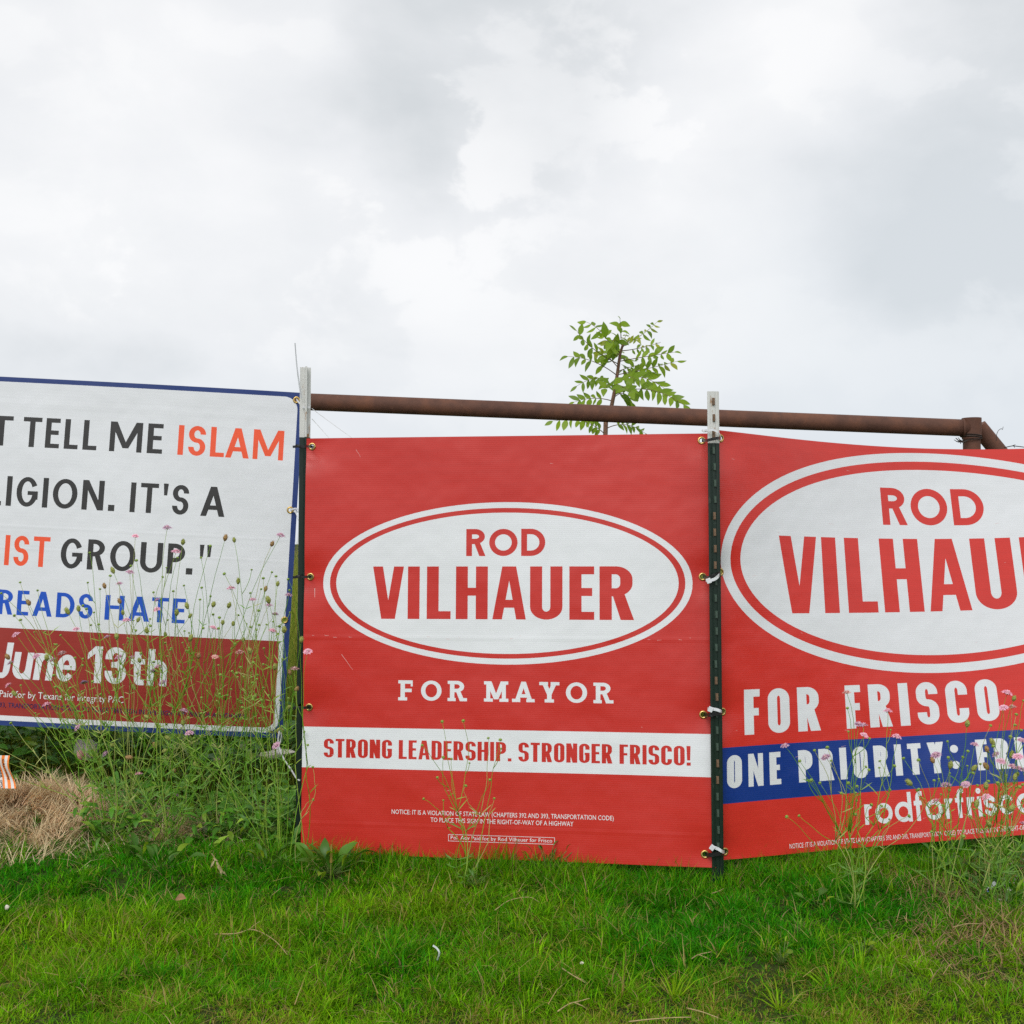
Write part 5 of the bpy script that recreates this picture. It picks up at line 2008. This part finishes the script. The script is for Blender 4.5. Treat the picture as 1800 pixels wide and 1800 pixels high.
# ---- dark leafy growth under and behind the white banner
def undergrowth():
    rr = random.Random(33)
    m = MB()
    for i in range(5200):
        x = rr.uniform(-2.5, -.62)
        y = rr.uniform(4.02, 4.9)
        top = .20 + .16 * vnoise(np.array([x]), np.array([y]), 3.0, 7)[0] + .06 * (y - 4.0)
        z = gz1(x, y) + rr.random() ** .8 * top if i % 4 else gz1(x, y) + top * .9
        a = rr.uniform(0, 6.28)
        ln = rr.uniform(.025, .075)
        b = Vector((x, y, z))
        t = b + Vector((math.cos(a) * ln, math.sin(a) * ln, ln * rr.uniform(-.4, .7)))
        g = rr.uniform(.6, 1.3)
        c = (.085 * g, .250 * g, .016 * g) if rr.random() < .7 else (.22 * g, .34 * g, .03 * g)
        leaf_faces(m, b, t, ln * rr.uniform(.25, .55), (rr.gauss(0, .3), rr.gauss(-.3, .3), 1), .15, 3, c)
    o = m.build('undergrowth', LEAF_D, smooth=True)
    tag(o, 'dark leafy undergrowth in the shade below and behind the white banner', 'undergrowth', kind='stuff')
    # weeds close in front of it, at the foot of the tangle
    m = MB()
    for i in range(1500):
        x = rr.uniform(-1.36, -.66)
        y = rr.uniform(3.50, 3.98)
        dn = vnoise(np.array([x]), np.array([y]), 5.0, 17)[0]
        if rr.random() > dn * 1.3: continue
        z = gz1(x, y) + rr.random() * (.05 + .11 * dn)
        a = rr.uniform(0, 6.28)
        ln = rr.uniform(.02, .06)
        b = Vector((x, y, z))
        t = b + Vector((math.cos(a) * ln, math.sin(a) * ln, ln * rr.uniform(-.3, .9)))
        g = rr.uniform(.6, 1.2)
        c = (.085 * g, .270 * g, .012 * g) if rr.random() < .65 else (.24 * g, .40 * g, .03 * g)
        leaf_faces(m, b, t, ln * rr.uniform(.15, .5), (rr.gauss(0, .3), rr.gauss(-.3, .3), 1), .15, 3, c)
    for i in range(900):
        x, y = rr.uniform(1.25, 2.1), rr.uniform(3.18, 3.62)
        dn = vnoise(np.array([x]), np.array([y]), 5.0, 27)[0]
        if rr.random() > dn * 1.2: continue
        z = gz1(x, y) + rr.random() * (.03 + .08 * dn)
        a, ln = rr.uniform(0, 6.28), rr.uniform(.015, .05)
        b = Vector((x, y, z))
        t = b + Vector((math.cos(a) * ln, math.sin(a) * ln, ln * rr.uniform(-.3, .9)))
        g = rr.uniform(.5, 1.1)
        leaf_faces(m, b, t, ln * rr.uniform(.15, .45), (rr.gauss(0, .3), rr.gauss(-.3, .3), 1), .15, 3, (.065 * g, .190 * g, .014 * g))
    o = m.build('ground_cover', LEAF_D, smooth=True)
    tag(o, 'low mixed green ground cover at the feet of the wildflowers', 'ground cover', kind='stuff')


undergrowth()

# ================================================================== SAPLING BEHIND THE RAIL
BARK = plain('reddish_bark', (.20, .105, .070), .8, var=.35, scale=120, bump=.4)
LEAF_T = foliage('tree_leaflet', trans=.55, rough=.38, attr=False, col=(.220, .410, .028), spec=.4)
LEAF_Y = foliage('young_leaflet', trans=.5, rough=.38, attr=False, col=(.30, .42, .035), spec=.5)


def sapling():
    zt = lambda u, v: (940 + u / 6, 520 + v / 6)
    D = 5.6
    trunk_px = [(745, 1470), (780, 1300), (815, 1140), (850, 960), (880, 760), (900, 620), (925, 530), (940, 490)]
    tp = [at(*zt(*q), D) for q in trunk_px]
    base = Vector((tp[0].x - .02, D, gz1(tp[0].x, D)))
    root = empty('young_tree', base, 'slender young tree with feathery green leaves rising behind the rusty rail', 'tree')
    rel = lambda p: Vector(p) - base
    m = MB()
    pts = [base - Vector((0, 0, .1)), base.lerp(tp[0], .5) + Vector((.02, 0, 0))] + tp
    m.tube([rel(p) for p in catmull(pts, 4)], .0135, .0050, 8)
    m.build('trunk', BARK, root, smooth=True)
    rr = random.Random(3)
    lm = MB()
    leaf_faces(lm, (0, 0, 0), (1, 0, -.06), .45, (0, 0, 1), .08, 6, None, 0, .05)
    M1, M2 = lm.mesh('leaflet', LEAF_T, True), lm.mesh('leaflet', LEAF_Y, True)
    # fronds: base, via, tip (zoom pixels), leaflet pairs, length scale, young
    F = [((910, 450), (905, 340), (897, 235), 3, .85, .35), ((885, 720), (620, 560), (440, 365), 6, .95, .1), ((870, 640), (720, 400), (540, 275), 5, .95, .1),
         ((855, 830), (610, 690), (350, 640), 6, 1.0, .0), ((835, 1000), (690, 870), (445, 950), 6, .95, .0), ((930, 530), (1130, 410), (1290, 275), 6, .75, .5),
         ((925, 580), (1110, 550), (1330, 490), 6, .75, .2), ((900, 690), (1180, 640), (1470, 595), 6, .9, .2), ((880, 830), (1180, 770), (1500, 690), 7, .95, .1),
         ((870, 900), (1130, 860), (1450, 1040), 7, 1.15, .0), ((845, 1040), (1200, 990), (1570, 1150), 8, 1.15, .0), ((820, 1110), (620, 1080), (420, 1120), 5, .95, .0),
         ((765, 1330), (520, 1300), (190, 1320), 7, .95, .0), ((755, 1400), (960, 1360), (1165, 1450), 6, .8, .0), ((745, 1465), (640, 1380), (520, 1330), 4, .9, .0),
         ((935, 490), (955, 430), (975, 390), 2, .4, .6), ((930, 540), (1010, 470), (1090, 460), 4, .6, .7), ((880, 760), (780, 650), (700, 590), 4, 1.15, .0),
         ((870, 800), (980, 760), (1090, 730), 4, 1.0, .0), ((860, 900), (960, 850), (1060, 880), 4, 1.25, .0), ((900, 600), (800, 500), (720, 420), 4, 1.2, .1),
         ((850, 960), (790, 930), (740, 980), 3, 1.0, .0), ((890, 680), (960, 660), (1030, 700), 4, .95, .0), ((830, 1080), (940, 1030), (1030, 1130), 4, 1.1, .0),
         ((900, 640), (830, 590), (770, 620), 3, 1.25, .0), ((920, 520), (850, 470), (800, 480), 3, 1.3, .2), ((860, 930), (930, 960), (1010, 1010), 4, 1.1, .0)]
    for fi, (b, v, t, n, sc, yg) in enumerate(F):
        dy = rr.uniform(-.22, .22) * (1.0 if abs(t[0] - b[0]) > 150 else 1.6)
        B = at(*zt(*b), D)
        T = at(*zt(*t), D + dy)
        V = at(*zt(*v), D + dy * .55)
        C = V * 2 - (B + T) / 2
        pts = bez(B, C, T, 14)
        fm = MB()
        fm.tube([rel(p) for p in pts], .0026, .0008, 5, 0, (.20, .13, .07) if yg < .5 else (.26, .26, .08))
        fr = fm.build('leaf_stalk', STEM_S, root, smooth=True)
        L = (T - B).length
        for k in range(n + 1):
            f = .30 + .70 * k / n
            i = min(13, int(f * 14))
            p = pts[i].lerp(pts[i + 1], f * 14 - i) if i < 14 else pts[14]
            d = (pts[min(14, i + 1)] - pts[max(0, i - 1)]).normalized()
            sides = (-1, 1) if k < n else (0,)
            for s in sides:
                if rr.random() < .04: continue
                o = link('leaflet', M2 if rr.random() < yg else M1, fr)
                ln = .063 * sc * rr.uniform(.75, 1.15) * (1 - .30 * abs(f - .6))
                nrm = Vector((rr.gauss(0, .4), -1.0 + rr.gauss(0, .35), .55 + rr.gauss(0, .3))).normalized()
                sd = d.cross(nrm).normalized()
                x = (d * (.45 if s else 1) + sd * s * .9 + Vector((0, 0, -.22 - rr.uniform(0, .3)))).normalized()
                y = nrm.cross(x).normalized()
                z = x.cross(y)
                o.rotation_mode = 'QUATERNION'
                o.rotation_quaternion = Matrix((x, y, z)).transposed().to_quaternion()
                o.location = rel(p)
                o.scale = (ln, ln * rr.uniform(.75, 1.15), ln * rr.uniform(-1.5, 2.5))


sapling()

# ================================================================== SMALL THINGS ON THE GROUND
def flag():
    A = at(-34, 1362, 3.62)
    base = Vector((A.x, A.y, gz1(A.x, A.y)))
    root = empty('marker_flag', base, 'small orange and white striped warning flag at the left edge over straw', 'flag')
    rel = lambda p: Vector(p) - base
    # flag frame: text direction t runs down to the right, stripes along it
    o0, o1 = at(17.5, 1328, 3.62), at(27.5, 1385, 3.60)
    t = (o1 - o0).normalized()
    across = (at(-34, 1366, 3.66) - o0)
    across -= t * across.dot(t)
    across.normalize()
    Lt, La = (o1 - o0).length * 1.02, .105
    nn = t.cross(across).normalized()
    if nn.y > 0: nn = -nn

    def P(a, b):     # a along the text 0..1, b across 0..1
        return rel(o0 + t * Lt * a + across * La * b - t * .03 * b + nn * (.006 * math.sin(6 * a + 3 * b)) + across * .008 * math.sin(3.1 * a))
    WH = plain('flag_white', (.72, .70, .68), .55)
    OR = plain('flag_orange', (.85, .21, .02), .55)
    BK = plain('flag_black_print', (.03, .03, .03), .6)
    m = MB()
    nb, na = 24, 14
    edges = [0, .06, .16, .27, .36, .43, .52, .60, .70, .78, .88, 1.0]
    for j in range(len(edges) - 1):
        for q in range(2):
            b0 = edges[j] + (edges[j + 1] - edges[j]) * q / 2
            b1 = edges[j] + (edges[j + 1] - edges[j]) * (q + 1) / 2
            for i in range(na):
                m.add([P(i / na, b0), P((i + 1) / na, b0), P((i + 1) / na, b1), P(i / na, b1)], [(0, 1, 2, 3)], 0 if j % 2 else 1)
    sh = m.build('flag_sheet', [WH, OR], root, smooth=True)
    # print
    for (txt, a0, a1, b, hgt) in (('CAUTION', .10, .72, .235, .050), ('BURIED', -.15, .22, .50, .050), ('FIBER', .30, .68, .50, .050), ('OPTIC', .74, 1.0, .50, .045)):
        if a0 < 0: a0 = .02
        cu = bpy.data.curves.new('tmp', 'FONT')
        cu.body = txt
        cu.offset = .02
        cu.resolution_u = 2
        ob = bpy.data.objects.new('tmp', cu)
        COL.objects.link(ob)
        me = bpy.data.meshes.new_from_object(ob.evaluated_get(bpy.context.evaluated_depsgraph_get()))
        xs = [v.co.x for v in me.vertices]
        for v in me.vertices:
            v.co = P(a0 + (a1 - a0) * (v.co.x - min(xs)) / (max(xs) - min(xs)), b - v.co.y / .72 * hgt * 1.6) + nn * .0012
        me.materials.clear()
        me.materials.append(BK)
        bpy.data.objects.remove(ob)
        bpy.data.curves.remove(cu)
        link('print', me, sh)
    m = MB()
    m.tube([(0, 0, -.05), rel(at(-34, 1310, 3.66))], .0013, .0013, 6)
    m.build('wire_stem', WIRE, root)


flag()

STONE = plain('pale_stone', (.52, .47, .45), .85, var=.3, scale=25, bump=.6, bscale=60)
STONE2 = plain('chalky_stone', (.70, .64, .55), .85, var=.25, scale=30, bump=.6, bscale=60)
DRYL = plain('brown_leaf', (.24, .13, .055), .7, var=.35, scale=60)
WOOD = plain('straw_stalk', (.40, .30, .14), .7, var=.25, scale=80)
PLASTIC = plain('white_plastic', (.72, .76, .80), .35)
PBLUE = plain('blue_print_scrap', (.12, .25, .55), .4)


def pebble(p, s, mat, label, cat='stone', name='stone', seed=1, parent=None):
    rr = random.Random(seed)
    bm = bmesh.new()
    bmesh.ops.create_icosphere(bm, subdivisions=2, radius=1)
    off = Vector((rr.random() * 9, rr.random() * 9, 0))
    from mathutils import noise as mn
    for v in bm.verts:
        k = 1 + .35 * mn.noise(v.co * 1.3 + off) + .12 * mn.noise(v.co * 3.5 + off)
        v.co = Vector((v.co.x * s[0] * k, v.co.y * s[1] * k, v.co.z * s[2] * k))
    me = bpy.data.meshes.new(name)
    bm.to_mesh(me)
    bm.free()
    me.materials.append(mat)
    o = link(name, me, parent)
    o.location = p
    o.rotation_euler = (rr.uniform(-.2, .2), rr.uniform(-.2, .2), rr.uniform(0, 6))
    if label: tag(o, label, cat)
    return o


def litter():
    pebble(at(152, 1318, 4.05), (.045, .03, .04), STONE, 'mottled grey pink stone in the shade below the white banner', seed=4)
    pebble(at(141, 1327, 4.0), (.014, .012, .016), PETAL_P, 'small pink rounded stone beside the mottled one under the banner', seed=5)
    pebble(at(484, 1325, 4.02), (.060, .03, .018), STONE2, 'long chalky stone below the corner rope of the white banner', seed=6)
    p = on_ground(12, 1616)
    pebble(p + Vector((0, 0, .03)), (.0055, .004, .006), STONE2, 'small white pebble in grass at the far left', seed=7)
    p = on_ground(1023, 1710)
    pebble(p + Vector((0, 0, .022)), (.005, .0035, .003), STONE2, 'tiny white pebble in the lawn below the red board', seed=8)
    # brown leaf
    p = on_ground(318, 1612) + Vector((0, 0, .045))
    m = MB()
    leaf_faces(m, (-.014, 0, 0), (.014, -.004, .004), .024, (0, -.6, 1), .15, 6)
    tag(m.build('fallen_leaf', DRYL, smooth=True), 'single brown dead leaf lying on the lawn', 'leaf')
    bpy.data.objects['fallen_leaf'].location = p
    # white curl of plastic
    p = on_ground(768, 1690)
    m = MB()
    q = [at(761, 1662, p.y - .02), at(768, 1667, p.y - .02), at(772, 1675, p.y - .02), at(769, 1688, p.y - .01)]
    m.strap(catmull(q, 5), .004, .001, wdir=Vector((1, 0, .3)))
    tag(m.build('plastic_scrap', PLASTIC), 'white curved cut end of a cable tie lying in the grass', 'plastic scrap')
    p = on_ground(1745, 1570)
    m = MB()
    m.strap([at(1737, 1566, p.y - .06), at(1741, 1559, p.y - .06), at(1750, 1551, p.y - .06)], .010, .0012, wdir=Vector((.4, 0, 1)))
    m.strap([at(1737, 1568, p.y - .06), at(1740, 1562, p.y - .06)], .008, .0012, wdir=Vector((1, 0, .3)), mi=1)
    tag(m.build('plastic_scrap', [PLASTIC, PBLUE]), 'crumpled white and blue plastic scrap beneath the right-hand wildflowers', 'plastic scrap')
    # loose straws and twigs
    lab = {
        0: ('pale bent straw lying on the mown lawn near the bottom edge', [(980, 1778), (1000, 1765), (1018, 1760), (1036, 1755)]),
        1: ('straight pale straw lying along the bottom of the mown lawn', [(1105, 1796), (1140, 1792), (1180, 1789), (1215, 1788)]),
        2: ('dry twig slanting through grass below the red board centre', [(988, 1702), (1003, 1712), (1018, 1721), (1028, 1727)]),
        3: ('long wavy dry runner on the grass at the left half of the lawn', [(376, 1642), (415, 1641), (440, 1634), (462, 1640), (486, 1656), (505, 1678)]),
        4: ('straw stub in grass just under the studded post', [(1249, 1571), (1262, 1567), (1272, 1562)]),
        5: ('brownish twig in thick grass right of the board centre', [(1216, 1685), (1228, 1678), (1251, 1673)]),
        6: ('pale straw on the dry patch at the right edge', [(1675, 1630), (1700, 1624), (1732, 1624)]),
        7: ('short pale straw near the bottom, right of the bent one', [(1207, 1772), (1235, 1779), (1262, 1789)]),
        8: ('dry arching stem lying before the red board', [(870, 1600), (895, 1583), (930, 1577), (948, 1586)]),
    }
    for k, (lb, pp) in lab.items():
        m = MB()
        P = []
        for (a, b) in pp:
            g = on_ground(a, b + 12)
            P.append(at(a, b, g.y))
        pts = catmull(P, 4)
        m.tube(pts, .0015, .0009, 6)
        if k in (0, 2, 5):
            j = len(pts) // 2
            m.tube([pts[j], pts[j] + Vector((.018, -.004, -.006)), pts[j] + Vector((.03, -.006, -.014))], .0013, .0008, 5)
        tag(m.build('straw', WOOD, smooth=True), lb, 'straw')
    # oat-like dry seed head lying in the grass
    b = on_ground(388, 1540)
    root = empty('dry_seed_spray', b, 'pale dry seed spray lying in grass left of the rosette weed', 'seed spray')
    rr = random.Random(2)
    m = MB()
    for i in range(9):
        p0 = at(375 + i * 2.5, 1508 + i * 3.4, b.y) - b
        d = Vector((rr.uniform(-.012, .016), -.006, rr.uniform(-.022, -.006)))
        leaf_faces(m, p0, p0 + d, .006, (0, -1, 0), .1, 3, (.52, .42, .24))
    m.tube([at(372, 1500, b.y) - b, at(385, 1520, b.y) - b, at(398, 1542, b.y) - b], .0011, .0008, 5, 0, (.50, .40, .22))
    m.build('spikelets', STRAW, root)
    # pale grit showing through at the right edge
    rr = random.Random(14)
    bm = MB()
    for i in range(160):
        px, py = rr.gauss(1772, 26), rr.gauss(1535, 22)
        p = on_ground(px, py)
        s = rr.uniform(.003, .008)
        bm.box(p + Vector((0, 0, .006)), (s, s, s * .6), Matrix.Rotation(rr.uniform(0, 3), 3, 'Z') @ Matrix.Rotation(rr.uniform(-.5, .5), 3, 'X'))
    tag(bm.build('gravel', STONE), 'pale grit showing through bare soil at the right edge', 'gravel', kind='stuff')


litter()
